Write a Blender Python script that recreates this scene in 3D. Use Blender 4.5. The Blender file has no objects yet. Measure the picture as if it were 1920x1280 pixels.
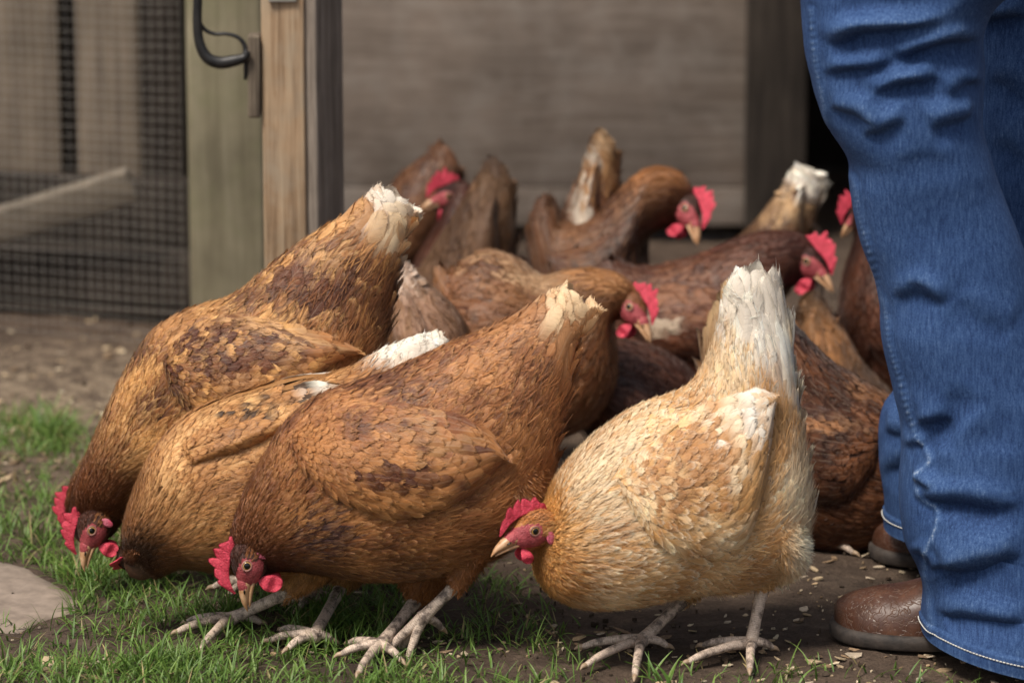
import bpy, math, random
import numpy as np
from mathutils import Vector

rng = np.random.default_rng(7)
random.seed(7)
C = bpy.context.scene
COL = C.collection

# ------------------------------------------------------------------ camera
CAM_H = 1.2
FPX = 7200.0
THETA = math.atan(1560 / FPX)
cam_d = bpy.data.cameras.new("camera")
cam = bpy.data.objects.new("camera", cam_d)
COL.objects.link(cam)
cam.location = (0, 0, CAM_H)
cam.rotation_euler = (math.radians(90) - THETA, 0, 0)
cam_d.sensor_width = 36
cam_d.lens = 36 * FPX / 1920
cam_d.clip_start = 0.1
cam_d.clip_end = 500
cam_d.dof.use_dof = True
cam_d.dof.focus_distance = 4.16
cam_d.dof.aperture_fstop = 4.4
C.camera = cam

# ------------------------------------------------------------------ world, sun, exposure
SUN_EL, SUN_AZ = math.radians(58), math.radians(-142)   # azimuth measured from +Y (view direction), negative = left
w = bpy.data.worlds.new("World")
C.world = w
w.use_nodes = True
nt = w.node_tree
sky = nt.nodes.new("ShaderNodeTexSky")
sky.sky_type = 'NISHITA'
sky.sun_disc = False
sky.sun_elevation = SUN_EL
sky.sun_rotation = SUN_AZ
sky.dust_density = 3.0
sky.air_density = 1.0
sky.ozone_density = 0.6
nt.nodes["Background"].inputs[1].default_value = 0.09
hs = nt.nodes.new("ShaderNodeHueSaturation")      # thin high cloud: the sky is paler than a clear one
hs.inputs["Saturation"].default_value = 0.4
nt.links.new(sky.outputs[0], hs.inputs["Color"])
nt.links.new(hs.outputs[0], nt.nodes["Background"].inputs[0])
sd = bpy.data.lights.new("sun", 'SUN')
sd.energy = 2.7
sd.angle = math.radians(16)
sd.color = (1.0, 0.92, 0.81)
so = bpy.data.objects.new("sun", sd)
COL.objects.link(so)
sdir = Vector((math.sin(SUN_AZ) * math.cos(SUN_EL), math.cos(SUN_AZ) * math.cos(SUN_EL), math.sin(SUN_EL)))
so.rotation_euler = sdir.to_track_quat('Z', 'Y').to_euler()
so.location = (-3, -3, 6)
vs = C.view_settings
vs.view_transform = 'Standard'
vs.look = 'None'
vs.gamma = 1
vs.exposure = 0.62
C.cycles.use_denoising = True
C.cycles.max_bounces = 6
C.cycles.transparent_max_bounces = 16

# ------------------------------------------------------------------ pixel <-> world
CF = np.array([0, math.cos(THETA), -math.sin(THETA)])
CU = np.array([0, math.sin(THETA), math.cos(THETA)])
CR = np.array([1.0, 0, 0])
CP = np.array([0, 0, CAM_H])

def ray(px, py):
    return CF + CR * ((px - 960) / FPX) + CU * ((640 - py) / FPX)

def ground(px, py, z=0.0):
    d = ray(px, py)
    return CP + d * ((z - CAM_H) / d[2])

def on_plane(px, py, p0, n):
    d = ray(px, py)
    return CP + d * (np.dot(p0 - CP, n) / np.dot(d, n))

def atY(px, py, Y):
    return on_plane(px, py, np.array([0, Y, 0.0]), np.array([0, 1.0, 0]))

def project(P):
    q = P - CP
    dz = q @ CF
    return 960 + FPX * (q @ CR) / dz, 640 - FPX * (q @ CU) / dz

def vnoise(P, scale, seed=0):
    """smooth value noise, vectorised, in -1..1"""
    q = np.asarray(P, float) * scale + seed * 17.31
    i = np.floor(q).astype(np.int64)
    f = q - i
    f = f * f * (3 - 2 * f)
    def h(a, b, c):
        n = (a * 374761393 + b * 668265263 + c * 2147483647 + seed * 1013904223) & 0xFFFFFFFF
        n = ((n ^ (n >> 13)) * 1274126177) & 0xFFFFFFFF
        return ((n ^ (n >> 16)) & 0xFFFF) / 32767.5 - 1
    r = 0
    for dx in (0, 1):
        for dy in (0, 1):
            for dz in (0, 1):
                wgt = (f[..., 0] if dx else 1 - f[..., 0]) * (f[..., 1] if dy else 1 - f[..., 1]) * (f[..., 2] if dz else 1 - f[..., 2])
                r = r + wgt * h(i[..., 0] + dx, i[..., 1] + dy, i[..., 2] + dz)
    return r

# ------------------------------------------------------------------ mesh builder
class MB:
    def __init__(s):
        s.V, s.Q, s.T, s.c, s.uv, s.qm, s.tm, s.n = [], [], [], [], [], [], [], 0
    def add(s, V, Q=None, T=None, col=(1, 1, 1), uv=None, m=0):
        V = np.asarray(V, float).reshape(-1, 3)
        k = len(V)
        s.V.append(V)
        col = np.asarray(col, float)
        col = np.broadcast_to(col, (k, 3)) if col.ndim == 1 else col
        s.c.append(col if col.shape[1] == 4 else np.concatenate([col, np.ones((k, 1))], 1))
        uv = np.zeros((k, 3)) if uv is None else np.asarray(uv, float)
        s.uv.append(uv if uv.shape[1] == 3 else np.concatenate([uv, np.zeros((k, 1))], 1))
        if Q is not None and len(Q):
            Q = np.asarray(Q, int)
            s.Q.append(Q + s.n); s.qm.append(np.full(len(Q), m))
        if T is not None and len(T):
            T = np.asarray(T, int)
            s.T.append(T + s.n); s.tm.append(np.full(len(T), m))
        s.n += k
    def build(s, name, mats, parent=None, loc=None, smooth=True, origin=None):
        V = np.concatenate(s.V)
        base = np.zeros(3)
        if parent is not None:
            p = parent
            while p is not None:
                base = base + np.array(p.location); p = p.parent
        if origin is not None:
            base = np.asarray(origin, float)
        V = V - base
        me = bpy.data.meshes.new(name)
        Q = np.concatenate(s.Q) if s.Q else np.zeros((0, 4), int)
        T = np.concatenate(s.T) if s.T else np.zeros((0, 3), int)
        nl = len(Q) * 4 + len(T) * 3
        me.vertices.add(len(V)); me.loops.add(nl); me.polygons.add(len(Q) + len(T))
        me.vertices.foreach_set("co", V.astype(np.float32).ravel())
        me.loops.foreach_set("vertex_index", np.concatenate([Q.ravel(), T.ravel()]).astype(np.int32))
        st = np.concatenate([np.arange(len(Q)) * 4, len(Q) * 4 + np.arange(len(T)) * 3]).astype(np.int32)
        me.polygons.foreach_set("loop_start", st)
        mi = np.concatenate(s.qm + s.tm).astype(np.int32)
        me.polygons.foreach_set("material_index", mi)
        me.polygons.foreach_set("use_smooth", np.full(len(st), smooth))
        a = me.attributes.new("Col", 'FLOAT_COLOR', 'POINT')
        cc = np.concatenate(s.c)
        a.data.foreach_set("color", (cc if cc.shape[1] == 4 else np.concatenate([cc, np.ones((len(cc), 1))], 1)).astype(np.float32).ravel())
        a = me.attributes.new("fuv", 'FLOAT_VECTOR', 'POINT')
        a.data.foreach_set("vector", np.concatenate(s.uv).astype(np.float32).ravel())
        for m_ in (mats if isinstance(mats, (list, tuple)) else [mats]):
            me.materials.append(m_)
        me.update(calc_edges=True)
        me.validate()
        o = bpy.data.objects.new(name, me)
        COL.objects.link(o)
        if parent is not None:
            o.parent = parent
        if origin is not None:
            o.location = origin
        return o

def tag(o, label=None, cat=None, group=None, kind=None):
    if label: o['label'] = label
    if cat: o['category'] = cat
    if group: o['group'] = group
    if kind: o['kind'] = kind
    return o

def empty(name, loc):
    o = bpy.data.objects.new(name, None)
    o.empty_display_size = 0.05
    COL.objects.link(o)
    o.location = loc
    return o

def grid_faces(nu, nv, wrap):
    i, j = np.meshgrid(np.arange(nu - 1), np.arange(nv if wrap else nv - 1), indexing='ij')
    j2 = (j + 1) % nv
    return np.stack([i * nv + j, i * nv + j2, (i + 1) * nv + j2, (i + 1) * nv + j], -1).reshape(-1, 4)

def catmull(K, n):
    """K (m,d) -> n points, spaced by chord length of the first 2-3 comps"""
    K = np.asarray(K, float)
    m = len(K)
    t = np.linspace(0, m - 1, n)
    i = np.clip(np.floor(t).astype(int), 0, m - 2)
    f = (t - i)[:, None]
    g = lambda q: K[np.clip(q, 0, m - 1)]
    p0, p1, p2, p3 = g(i - 1), g(i), g(i + 1), g(i + 2)
    return 0.5 * (2 * p1 + (p2 - p0) * f + (2 * p0 - 5 * p1 + 4 * p2 - p3) * f ** 2 + (3 * p1 - p0 - 3 * p2 + p3) * f ** 3)

def tube(mb, pts, rad, n=8, col=(1, 1, 1), m=0, res=None, flat=1.0):
    pts = np.asarray(pts, float)
    rad = np.asarray(rad, float)
    if res:
        K = catmull(np.concatenate([pts, rad[:, None]], 1), res)
        pts, rad = K[:, :3], K[:, 3]
    T = np.gradient(pts, axis=0)
    T /= np.linalg.norm(T, axis=1)[:, None] + 1e-9
    ref = np.array([0, 0, 1.0]) if abs(T[0][2]) < 0.9 else np.array([0, 1.0, 0])
    a = np.linspace(0, 2 * math.pi, n, endpoint=False)
    L = np.concatenate([[0], np.cumsum(np.linalg.norm(np.diff(pts, axis=0), axis=1))])
    V = []
    for k in range(len(pts)):
        X = np.cross(ref, T[k]); X /= np.linalg.norm(X) + 1e-9
        Y = np.cross(T[k], X); ref = Y
        V.append(pts[k] + rad[k] * (np.cos(a)[:, None] * X + flat * np.sin(a)[:, None] * Y))
    V = np.concatenate(V)
    uv = np.stack([np.tile(a / (2 * math.pi), len(pts)), np.repeat(L * 100, n)], 1)
    nn = len(pts)
    V = np.concatenate([V, pts[:1], pts[-1:]])
    uv = np.concatenate([uv, [[0, 0], [0, L[-1] * 100]]])
    c0, c1 = nn * n, nn * n + 1
    j = np.arange(n); j2 = (j + 1) % n
    Tt = np.concatenate([np.stack([np.full(n, c0), j2, j], 1), np.stack([np.full(n, c1), (nn - 1) * n + j, (nn - 1) * n + j2], 1)])
    mb.add(V, grid_faces(nn, n, True), Tt, col=col, uv=uv, m=m)

def box(mb, lo, hi, bev=0.0, m=0, rot=None, col=(1, 1, 1)):
    """bevelled box from lo to hi, optional 3x3 rotation about its centre"""
    bm_ = __import__('bmesh').new()
    import bmesh
    lo, hi = np.array(lo, float), np.array(hi, float)
    bmesh.ops.create_cube(bm_, size=1)
    for v in bm_.verts:
        v.co = Vector([(v.co[k]) * (hi - lo)[k] for k in range(3)])
    if bev > 0:
        bmesh.ops.bevel(bm_, geom=list(bm_.edges), offset=bev, segments=2, profile=0.6, affect='EDGES')
    bmesh.ops.triangulate(bm_, faces=bm_.faces)
    V = np.array([v.co[:] for v in bm_.verts])
    T = np.array([[v.index for v in f.verts] for f in bm_.faces])
    bm_.free()
    if rot is not None:
        V = V @ np.array(rot).T
    mb.add(V + (lo + hi) / 2, T=T, m=m, col=col)

def rotz(a):
    return np.array([[math.cos(a), -math.sin(a), 0], [math.sin(a), math.cos(a), 0], [0, 0, 1]])
def roty(a):
    return np.array([[math.cos(a), 0, math.sin(a)], [0, 1, 0], [-math.sin(a), 0, math.cos(a)]])

# ------------------------------------------------------------------ materials
class NT:
    def __init__(s, name):
        s.m = bpy.data.materials.new(name)
        s.m.use_nodes = True
        s.t = s.m.node_tree
        s.b = s.t.nodes["Principled BSDF"]
    def n(s, typ, **kw):
        x = s.t.nodes.new("ShaderNode" + typ)
        for k, v in kw.items():
            if k.startswith("i_"):
                x.inputs[k[2:].replace("_", " ")].default_value = v
            else:
                setattr(x, k, v)
        return x
    def l(s, a, b):
        s.t.links.new(a, b)
    def set(s, **kw):
        for k, v in kw.items():
            s.b.inputs[k.replace("_", " ")].default_value = v
    def attr(s, name):
        return s.n("Attribute", attribute_name=name)
    def noise(s, scale, detail=4, rough=0.55, vec=None, sc=None):
        x = s.n("TexNoise")
        x.inputs["Scale"].default_value = scale
        x.inputs["Detail"].default_value = detail
        x.inputs["Roughness"].default_value = rough
        if vec is None:
            vec = s.n("TexCoord").outputs["Object"]
        if sc is not None:
            mp = s.n("Mapping")
            mp.inputs["Scale"].default_value = sc
            s.l(vec, mp.inputs[0]); vec = mp.outputs[0]
        s.l(vec, x.inputs["Vector"])
        return x
    def ramp(s, fac, stops):
        r = s.n("ValToRGB")
        e = r.color_ramp.elements
        e[0].position, e[0].color = stops[0][0], (*stops[0][1], 1)
        e[1].position, e[1].color = stops[-1][0], (*stops[-1][1], 1)
        for p, c in stops[1:-1]:
            q = e.new(p); q.color = (*c, 1)
        s.l(fac, r.inputs[0])
        return r
    def mix(s, fac, a, b, mode='MIX'):
        x = s.n("Mix", data_type='RGBA', blend_type=mode)
        for sock, val in ((x.inputs[0], fac), (x.inputs[6], a), (x.inputs[7], b)):
            if hasattr(val, "links"): s.l(val, sock)
            elif isinstance(val, tuple): sock.default_value = (*val, 1)
            else: sock.default_value = val
        return x.outputs[2]
    def math(s, op, a, b=None):
        x = s.n("Math", operation=op)
        for i, val in enumerate((a, b)):
            if val is None: continue
            if hasattr(val, "links"): s.l(val, x.inputs[i])
            else: x.inputs[i].default_value = val
        return x.outputs[0]
    def bump(s, h, strength=0.4, dist=0.002, prev=None):
        x = s.n("Bump")
        x.inputs["Strength"].default_value = strength
        x.inputs["Distance"].default_value = dist
        s.l(h, x.inputs["Height"])
        if prev is not None: s.l(prev, x.inputs["Normal"])
        return x.outputs[0]

def mat_feather():
    s = NT("feather")
    col = s.attr("Col").outputs["Color"]
    uv = s.attr("fuv").outputs["Vector"]
    sep = s.n("SeparateXYZ"); s.l(uv, sep.inputs[0])
    a = s.math('ABSOLUTE', sep.outputs[0])
    # barbs: fine stripes slanting away from the shaft
    ph = s.math('SUBTRACT', s.math('MULTIPLY', sep.outputs[1], 150.0), s.math('MULTIPLY', a, 42.0))
    st = s.math('SINE', ph)
    fr = s.attr("Col").outputs["Alpha"]
    cmb = s.n("CombineXYZ")
    s.l(s.math('MULTIPLY', ph, 0.22), cmb.inputs[0]); s.l(s.math('MULTIPLY', sep.outputs[0], 0.9), cmb.inputs[1]); s.l(s.math('MULTIPLY', fr, 173.0), cmb.inputs[2])
    nz = s.noise(1.0, 4, 0.72, vec=cmb.outputs[0])
    k = s.math('ADD', s.math('MULTIPLY', nz.outputs[0], 1.15), 0.42)
    c = s.mix(1.0, col, s.ramp(k, [(0, (0, 0, 0)), (1, (1, 1, 1))]).outputs[0], 'MULTIPLY')
    c = s.mix(1.0, c, (1.12, 1.1, 1.08), 'MULTIPLY')
    sh = s.math('LESS_THAN', a, 0.07)
    c = s.mix(s.math('MULTIPLY', sh, 0.10), c, (0.75, 0.6, 0.42))
    big = s.noise(26, 3, 0.6)
    c2 = s.mix(1.0, c, s.ramp(big.outputs[0], [(0.3, (0.84, 0.80, 0.77)), (0.7, (1.1, 1.1, 1.1))]).outputs[0], 'MULTIPLY')
    s.l(c2, s.b.inputs["Base Color"])
    s.l(s.bump(nz.outputs[0], 0.55, 0.0016), s.b.inputs["Normal"])
    s.set(Roughness=0.43)
    s.b.inputs["Specular IOR Level"].default_value = 0.42
    s.b.inputs["Sheen Weight"].default_value = 0.10
    s.b.inputs["Sheen Roughness"].default_value = 0.5
    tr = s.n("BsdfTranslucent")
    s.l(c2, tr.inputs[0])
    mx = s.n("MixShader"); mx.inputs[0].default_value = 0.16
    s.l(s.b.outputs[0], mx.inputs[1]); s.l(tr.outputs[0], mx.inputs[2])
    # the vane frays into loose barbs at its rim
    rim = s.math('MAXIMUM', s.math('POWER', a, 2.0), s.math('POWER', sep.outputs[2], 6.0))
    e = s.math('ADD', rim, s.math('MULTIPLY', s.math('SUBTRACT', nz.outputs[0], 0.5), 1.5))
    mr = s.n("MapRange"); mr.interpolation_type = 'SMOOTHSTEP'
    mr.inputs[1].default_value = 0.55; mr.inputs[2].default_value = 0.95
    s.l(e, mr.inputs[0])
    tp = s.n("BsdfTransparent")
    m2 = s.n("MixShader")
    s.l(s.math('MULTIPLY', mr.outputs[0], 0.92), m2.inputs[0])
    s.l(mx.outputs[0], m2.inputs[1]); s.l(tp.outputs[0], m2.inputs[2])
    s.l(m2.outputs[0], s.t.nodes["Material Output"].inputs[0])
    return s.m

def mat_skin_body():
    s = NT("down")
    col = s.attr("Col").outputs["Color"]
    nz = s.noise(300, 4, 0.6)
    c = s.mix(1.0, col, s.ramp(nz.outputs[0], [(0.25, (0.6, 0.6, 0.6)), (0.75, (1.1, 1.1, 1.1))]).outputs[0], 'MULTIPLY')
    s.l(c, s.b.inputs["Base Color"])
    s.l(s.bump(nz.outputs[0], 0.6, 0.001), s.b.inputs["Normal"])
    s.set(Roughness=0.6)
    return s.m

def mat_red(name, c0, c1, rough=0.58):
    s = NT(name)
    nz = s.noise(520, 4, 0.6)
    big = s.noise(110, 4, 0.65)
    c = s.ramp(big.outputs[0], [(0.3, c0), (0.7, c1)]).outputs[0]
    c = s.mix(1.0, c, s.ramp(nz.outputs[0], [(0.3, (0.62, 0.55, 0.55)), (0.68, (1.15, 1.2, 1.2))]).outputs[0], 'MULTIPLY')
    s.l(c, s.b.inputs["Base Color"])
    s.l(s.bump(nz.outputs[0], 0.9, 0.0016), s.b.inputs["Normal"])
    s.set(Roughness=rough)
    s.b.inputs["Subsurface Weight"].default_value = 0.12
    s.b.inputs["Subsurface Radius"].default_value = (0.004, 0.001, 0.001)
    s.b.inputs["Subsurface Scale"].default_value = 1.0
    return s.m

def mat_simple(name, c0, c1, scale=60, rough=0.5, sc=None, bump=0.2, dist=0.001, spec=0.5, detail=4, metal=0):
    s = NT(name)
    nz = s.noise(scale, detail, 0.6, sc=sc)
    c = s.ramp(nz.outputs[0], [(0.3, c0), (0.7, c1)]).outputs[0]
    s.l(c, s.b.inputs["Base Color"])
    if bump: s.l(s.bump(nz.outputs[0], bump, dist), s.b.inputs["Normal"])
    s.set(Roughness=rough, Metallic=metal)
    s.b.inputs["Specular IOR Level"].default_value = spec
    return s.m

def mat_leg():
    s = NT("leg_scales")
    uv = s.attr("fuv").outputs["Vector"]
    sep = s.n("SeparateXYZ"); s.l(uv, sep.inputs[0])
    wv = s.math('SINE', s.math('MULTIPLY', sep.outputs[1], 14.0))
    sc = s.math('POWER', s.math('ABSOLUTE', wv), 0.4)
    mud = s.noise(75, 5, 0.7)
    mk = s.ramp(mud.outputs[0], [(0.47, (0, 0, 0)), (0.62, (1, 1, 1))]).outputs[0]
    fine = s.noise(500, 3, 0.6)
    skin = s.ramp(fine.outputs[0], [(0.3, (0.42, 0.32, 0.24)), (0.7, (0.70, 0.56, 0.46))]).outputs[0]
    skin = s.mix(1.0, skin, s.ramp(sc, [(0.2, (0.5, 0.42, 0.36)), (0.6, (1, 1, 1))]).outputs[0], 'MULTIPLY')
    c = s.mix(mk, skin, (0.12, 0.088, 0.07))
    s.l(c, s.b.inputs["Base Color"])
    b1 = s.bump(sc, 0.5, 0.0008)
    s.l(s.bump(mud.outputs[0], 0.5, 0.0015, b1), s.b.inputs["Normal"])
    s.set(Roughness=0.6)
    return s.m

def mat_denim():
    s = NT("denim")
    a = s.attr("Col").outputs["Color"]
    sep = s.n("SeparateColor"); s.l(a, sep.inputs[0])
    wear = sep.outputs[0]
    streak = s.noise(1, 5, 0.72, sc=(420, 420, 55))
    weave = s.noise(1, 3, 0.7, sc=(950, 950, 620))
    big = s.noise(7, 4, 0.6)
    f = s.math('ADD', s.math('MULTIPLY', streak.outputs[0], 0.62), s.math('MULTIPLY', weave.outputs[0], 0.50))
    f = s.math('ADD', f, s.math('MULTIPLY', big.outputs[0], 0.14))
    f = s.math('ADD', f, s.math('MULTIPLY', wear, 0.24))
    c = s.ramp(f, [(0.50, (0.007, 0.018, 0.055)), (0.66, (0.017, 0.042, 0.122)), (0.80, (0.037, 0.080, 0.195)), (0.92, (0.085, 0.148, 0.285)), (1.0, (0.25, 0.31, 0.42))]).outputs[0]
    s.l(c, s.b.inputs["Base Color"])
    b = s.bump(weave.outputs[0], 0.35, 0.0009)
    b = s.bump(streak.outputs[0], 0.25, 0.001, b)
    s.l(b, s.b.inputs["Normal"])
    s.set(Roughness=0.85)
    s.b.inputs["Specular IOR Level"].default_value = 0.2
    s.b.inputs["Sheen Weight"].default_value = 0.0
    s.b.inputs["Sheen Roughness"].default_value = 0.4
    return s.m

def mat_leather():
    s = NT("boot_leather")
    tc = s.n("TexCoord").outputs["Object"]
    dist = s.noise(18, 3, 0.6)
    vec = s.mix(0.12, tc, dist.outputs["Color"])
    v = s.n("TexVoronoi", feature='DISTANCE_TO_EDGE'); v.inputs["Scale"].default_value = 95
    mp = s.n("Mapping"); mp.inputs["Scale"].default_value = (1.7, 0.6, 0.6)
    s.l(vec, mp.inputs[0]); s.l(mp.outputs[0], v.inputs["Vector"])
    cr = s.ramp(v.outputs["Distance"], [(0.0, (0, 0, 0)), (0.06, (1, 1, 1))]).outputs[0]
    big = s.noise(22, 4, 0.6)
    c = s.ramp(big.outputs[0], [(0.3, (0.026, 0.009, 0.005)), (0.55, (0.062, 0.023, 0.012)), (0.75, (0.115, 0.050, 0.027))]).outputs[0]
    c = s.mix(cr, (0.10, 0.055, 0.036), c)
    s.l(c, s.b.inputs["Base Color"])
    s.l(s.bump(cr, 0.5, 0.0009, s.bump(big.outputs[0], 0.4, 0.004)), s.b.inputs["Normal"])
    s.set(Roughness=0.42)
    return s.m

def mat_wood(name, c0, c1, c2, grain=(9, 9, 0.7), scale=14, rough=0.85, bump=0.5, stain=None):
    s = NT(name)
    g = s.noise(scale, 6, 0.65, sc=grain)
    g.inputs["Distortion"].default_value = 0.6
    c = s.ramp(g.outputs[0], [(0.3, c0), (0.5, c1), (0.68, c2)]).outputs[0]
    big = s.noise(5, 4, 0.65)
    c = s.mix(1.0, c, s.ramp(big.outputs[0], [(0.3, (0.62, 0.62, 0.62)), (0.7, (1.15, 1.15, 1.15))]).outputs[0], 'MULTIPLY')
    if stain:
        nz = s.noise(9, 4, 0.7)
        c = s.mix(s.ramp(nz.outputs[0], [(0.48, (0, 0, 0)), (0.7, (0.7, 0.7, 0.7))]).outputs[0], c, stain)
    s.l(c, s.b.inputs["Base Color"])
    s.l(s.bump(g.outputs[0], bump, 0.003), s.b.inputs["Normal"])
    s.set(Roughness=rough)
    s.b.inputs["Specular IOR Level"].default_value = 0.25
    return s.m

def mat_ground():
    s = NT("dirt")
    big = s.noise(2.2, 6, 0.65)
    mid = s.noise(28, 6, 0.7)
    fine = s.noise(260, 5, 0.7)
    c = s.ramp(mid.outputs[0], [(0.25, (0.042, 0.029, 0.021)), (0.5, (0.082, 0.058, 0.043)), (0.78, (0.155, 0.115, 0.085))]).outputs[0]
    c = s.mix(1.0, c, s.ramp(fine.outputs[0], [(0.3, (0.6, 0.58, 0.56)), (0.7, (1.25, 1.22, 1.2))]).outputs[0], 'MULTIPLY')
    c = s.mix(1.0, c, s.ramp(big.outputs[0], [(0.35, (0.7, 0.7, 0.7)), (0.65, (1.2, 1.18, 1.15))]).outputs[0], 'MULTIPLY')
    # dry straw-coloured litter where the Col attribute says so
    a = s.attr("Col").outputs["Color"]
    sp = s.n("SeparateColor"); s.l(a, sp.inputs[0])
    dry = s.ramp(fine.outputs[0], [(0.3, (0.16, 0.115, 0.075)), (0.7, (0.42, 0.33, 0.23))]).outputs[0]
    k = s.math('MULTIPLY', sp.outputs[0], s.ramp(mid.outputs[0], [(0.38, (0, 0, 0)), (0.6, (1, 1, 1))]).outputs[0])
    c = s.mix(k, c, dry)
    s.l(c, s.b.inputs["Base Color"])
    b = s.bump(mid.outputs[0], 0.8, 0.012)
    s.l(s.bump(fine.outputs[0], 0.7, 0.003, b), s.b.inputs["Normal"])
    s.set(Roughness=0.9)
    s.b.inputs["Specular IOR Level"].default_value = 0.25
    return s.m

def mat_col(name, rough=0.6, transl=0.0, spec=0.3, var=(0.75, 1.15), scale=200):
    s = NT(name)
    col = s.attr("Col").outputs["Color"]
    nz = s.noise(scale, 4, 0.6)
    c = s.mix(1.0, col, s.ramp(nz.outputs[0], [(0.3, (var[0],) * 3), (0.7, (var[1],) * 3)]).outputs[0], 'MULTIPLY')
    s.l(c, s.b.inputs["Base Color"])
    s.set(Roughness=rough)
    s.b.inputs["Specular IOR Level"].default_value = spec
    if transl:
        tr = s.n("BsdfTranslucent"); s.l(c, tr.inputs[0])
        mx = s.n("MixShader"); mx.inputs[0].default_value = transl
        s.l(s.b.outputs[0], mx.inputs[1]); s.l(tr.outputs[0], mx.inputs[2])
        s.l(mx.outputs[0], s.t.nodes["Material Output"].inputs[0])
    return s.m

M_FEATHER = mat_feather()
M_BARB = mat_col("feather_barb", 0.46, 0.25, 0.42, (0.9, 1.08), 60)
M_DOWN = mat_skin_body()
M_COMB = mat_red("comb_skin", (0.40, 0.014, 0.036), (0.68, 0.055, 0.10))
M_FACE = mat_red("face_skin", (0.26, 0.03, 0.038), (0.50, 0.10, 0.11), 0.55)
M_LOBE = mat_red("earlobe_skin", (0.55, 0.05, 0.11), (0.62, 0.18, 0.24), 0.4)
M_BEAK = mat_simple("beak_horn", (0.36, 0.17, 0.07), (0.55, 0.34, 0.2), 120, 0.4, bump=0.1)
M_CLAW = mat_simple("claw_horn", (0.22, 0.15, 0.09), (0.42, 0.3, 0.2), 160, 0.5, bump=0.1)
M_IRIS = mat_simple("iris", (0.30, 0.15, 0.03), (0.5, 0.32, 0.10), 900, 0.08, bump=0)
M_PUPIL = mat_simple("pupil", (0.004, 0.004, 0.004), (0.008, 0.008, 0.008), 100, 0.05, bump=0)
M_LID = mat_simple("eyelid", (0.22, 0.08, 0.07), (0.36, 0.18, 0.14), 400, 0.5)
M_LEG = mat_leg()
M_DENIM = mat_denim()
M_THREAD = mat_simple("thread", (0.42, 0.42, 0.40), (0.72, 0.70, 0.64), 600, 0.8)
M_LEATHER = mat_leather()
M_SOLE = mat_simple("boot_sole", (0.012, 0.009, 0.008), (0.06, 0.045, 0.036), 60, 0.75, bump=0.5, dist=0.003)
M_GROUND = mat_ground()
M_GRASS = mat_col("grass_blade", 0.45, 0.3, 0.4)
M_CHIP = mat_col("wood_chip", 0.8, 0.0, 0.2, (0.6, 1.2), 300)
M_CLOD = mat_col("clod", 0.95, 0.0, 0.1, (0.6, 1.2), 150)
M_STONE = mat_simple("stone", (0.15, 0.115, 0.09), (0.30, 0.235, 0.185), 35, 0.8, bump=0.5, dist=0.003, detail=8)
M_WALL = mat_wood("weathered_board", (0.135, 0.103, 0.081), (0.175, 0.138, 0.112), (0.22, 0.18, 0.15), (0.6, 6, 8), 10, stain=(0.21, 0.18, 0.155))
M_WALLV = mat_wood("brown_board", (0.14, 0.11, 0.085), (0.21, 0.165, 0.122), (0.27, 0.215, 0.16), (8, 8, 0.6), 8)
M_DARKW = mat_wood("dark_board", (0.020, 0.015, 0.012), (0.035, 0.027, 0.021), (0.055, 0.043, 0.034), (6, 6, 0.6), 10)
M_POSTG = mat_wood("green_grey_post", (0.17, 0.145, 0.095), (0.235, 0.205, 0.135), (0.29, 0.255, 0.175), (7, 7, 0.35), 9, stain=(0.17, 0.165, 0.09))
M_STILE = mat_wood("pale_timber", (0.17, 0.10, 0.055), (0.40, 0.27, 0.165), (0.52, 0.39, 0.26), (17, 17, 0.45), 11, stain=(0.34, 0.29, 0.22))
M_STILE_SHADE = mat_wood("shaded_timber", (0.13, 0.105, 0.085), (0.22, 0.18, 0.148), (0.32, 0.27, 0.225), (10, 10, 0.5), 12)  # shaded copy of the stile timber: the side face's shade is in its colour
M_BLOCK = mat_wood("weathered_block", (0.06, 0.045, 0.033), (0.16, 0.125, 0.092), (0.27, 0.22, 0.165), (22, 22, 0.5), 12, bump=0.9)
M_PLANK = mat_wood("light_plank", (0.12, 0.098, 0.075), (0.17, 0.14, 0.108), (0.23, 0.19, 0.145), (0.5, 8, 8), 8)
M_IRON = mat_simple("black_iron", (0.012, 0.012, 0.013), (0.035, 0.033, 0.032), 70, 0.42, bump=0.25, metal=0.4)
M_WIRE = mat_simple("galvanised_wire", (0.24, 0.225, 0.20), (0.33, 0.31, 0.28), 80, 0.6, bump=0, metal=0.0)

# ------------------------------------------------------------------ ground
def ground_h(x, y):
    P = np.stack([x, y, np.zeros_like(x)], -1)
    near = np.clip(1 - np.maximum(np.abs(x) - 2, 0) / 3, 0, 1) * np.clip(1 - np.maximum(np.abs(y - 5) - 3, 0) / 3, 0, 1)
    return (0.004 * vnoise(P, 9, 3) + 0.003 * vnoise(P, 28, 4) + 0.0015 * vnoise(P, 80, 5)) * near - 0.004

xs = np.concatenate([[-60, -20, -8, -4, -2.5], np.arange(-1.6, 1.6, 0.012), [1.7, 2.5, 4, 8, 20, 60]])
ys = np.concatenate([[-20, -5, 0, 2], np.arange(3.2, 4.8, 0.012), np.arange(4.8, 7.2, 0.03), [7.6, 9, 14, 30, 80]])
gx, gy = np.meshgrid(xs, ys, indexing='ij')
gz = ground_h(gx, gy)
gP = np.stack([gx, gy, gz], -1)
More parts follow.
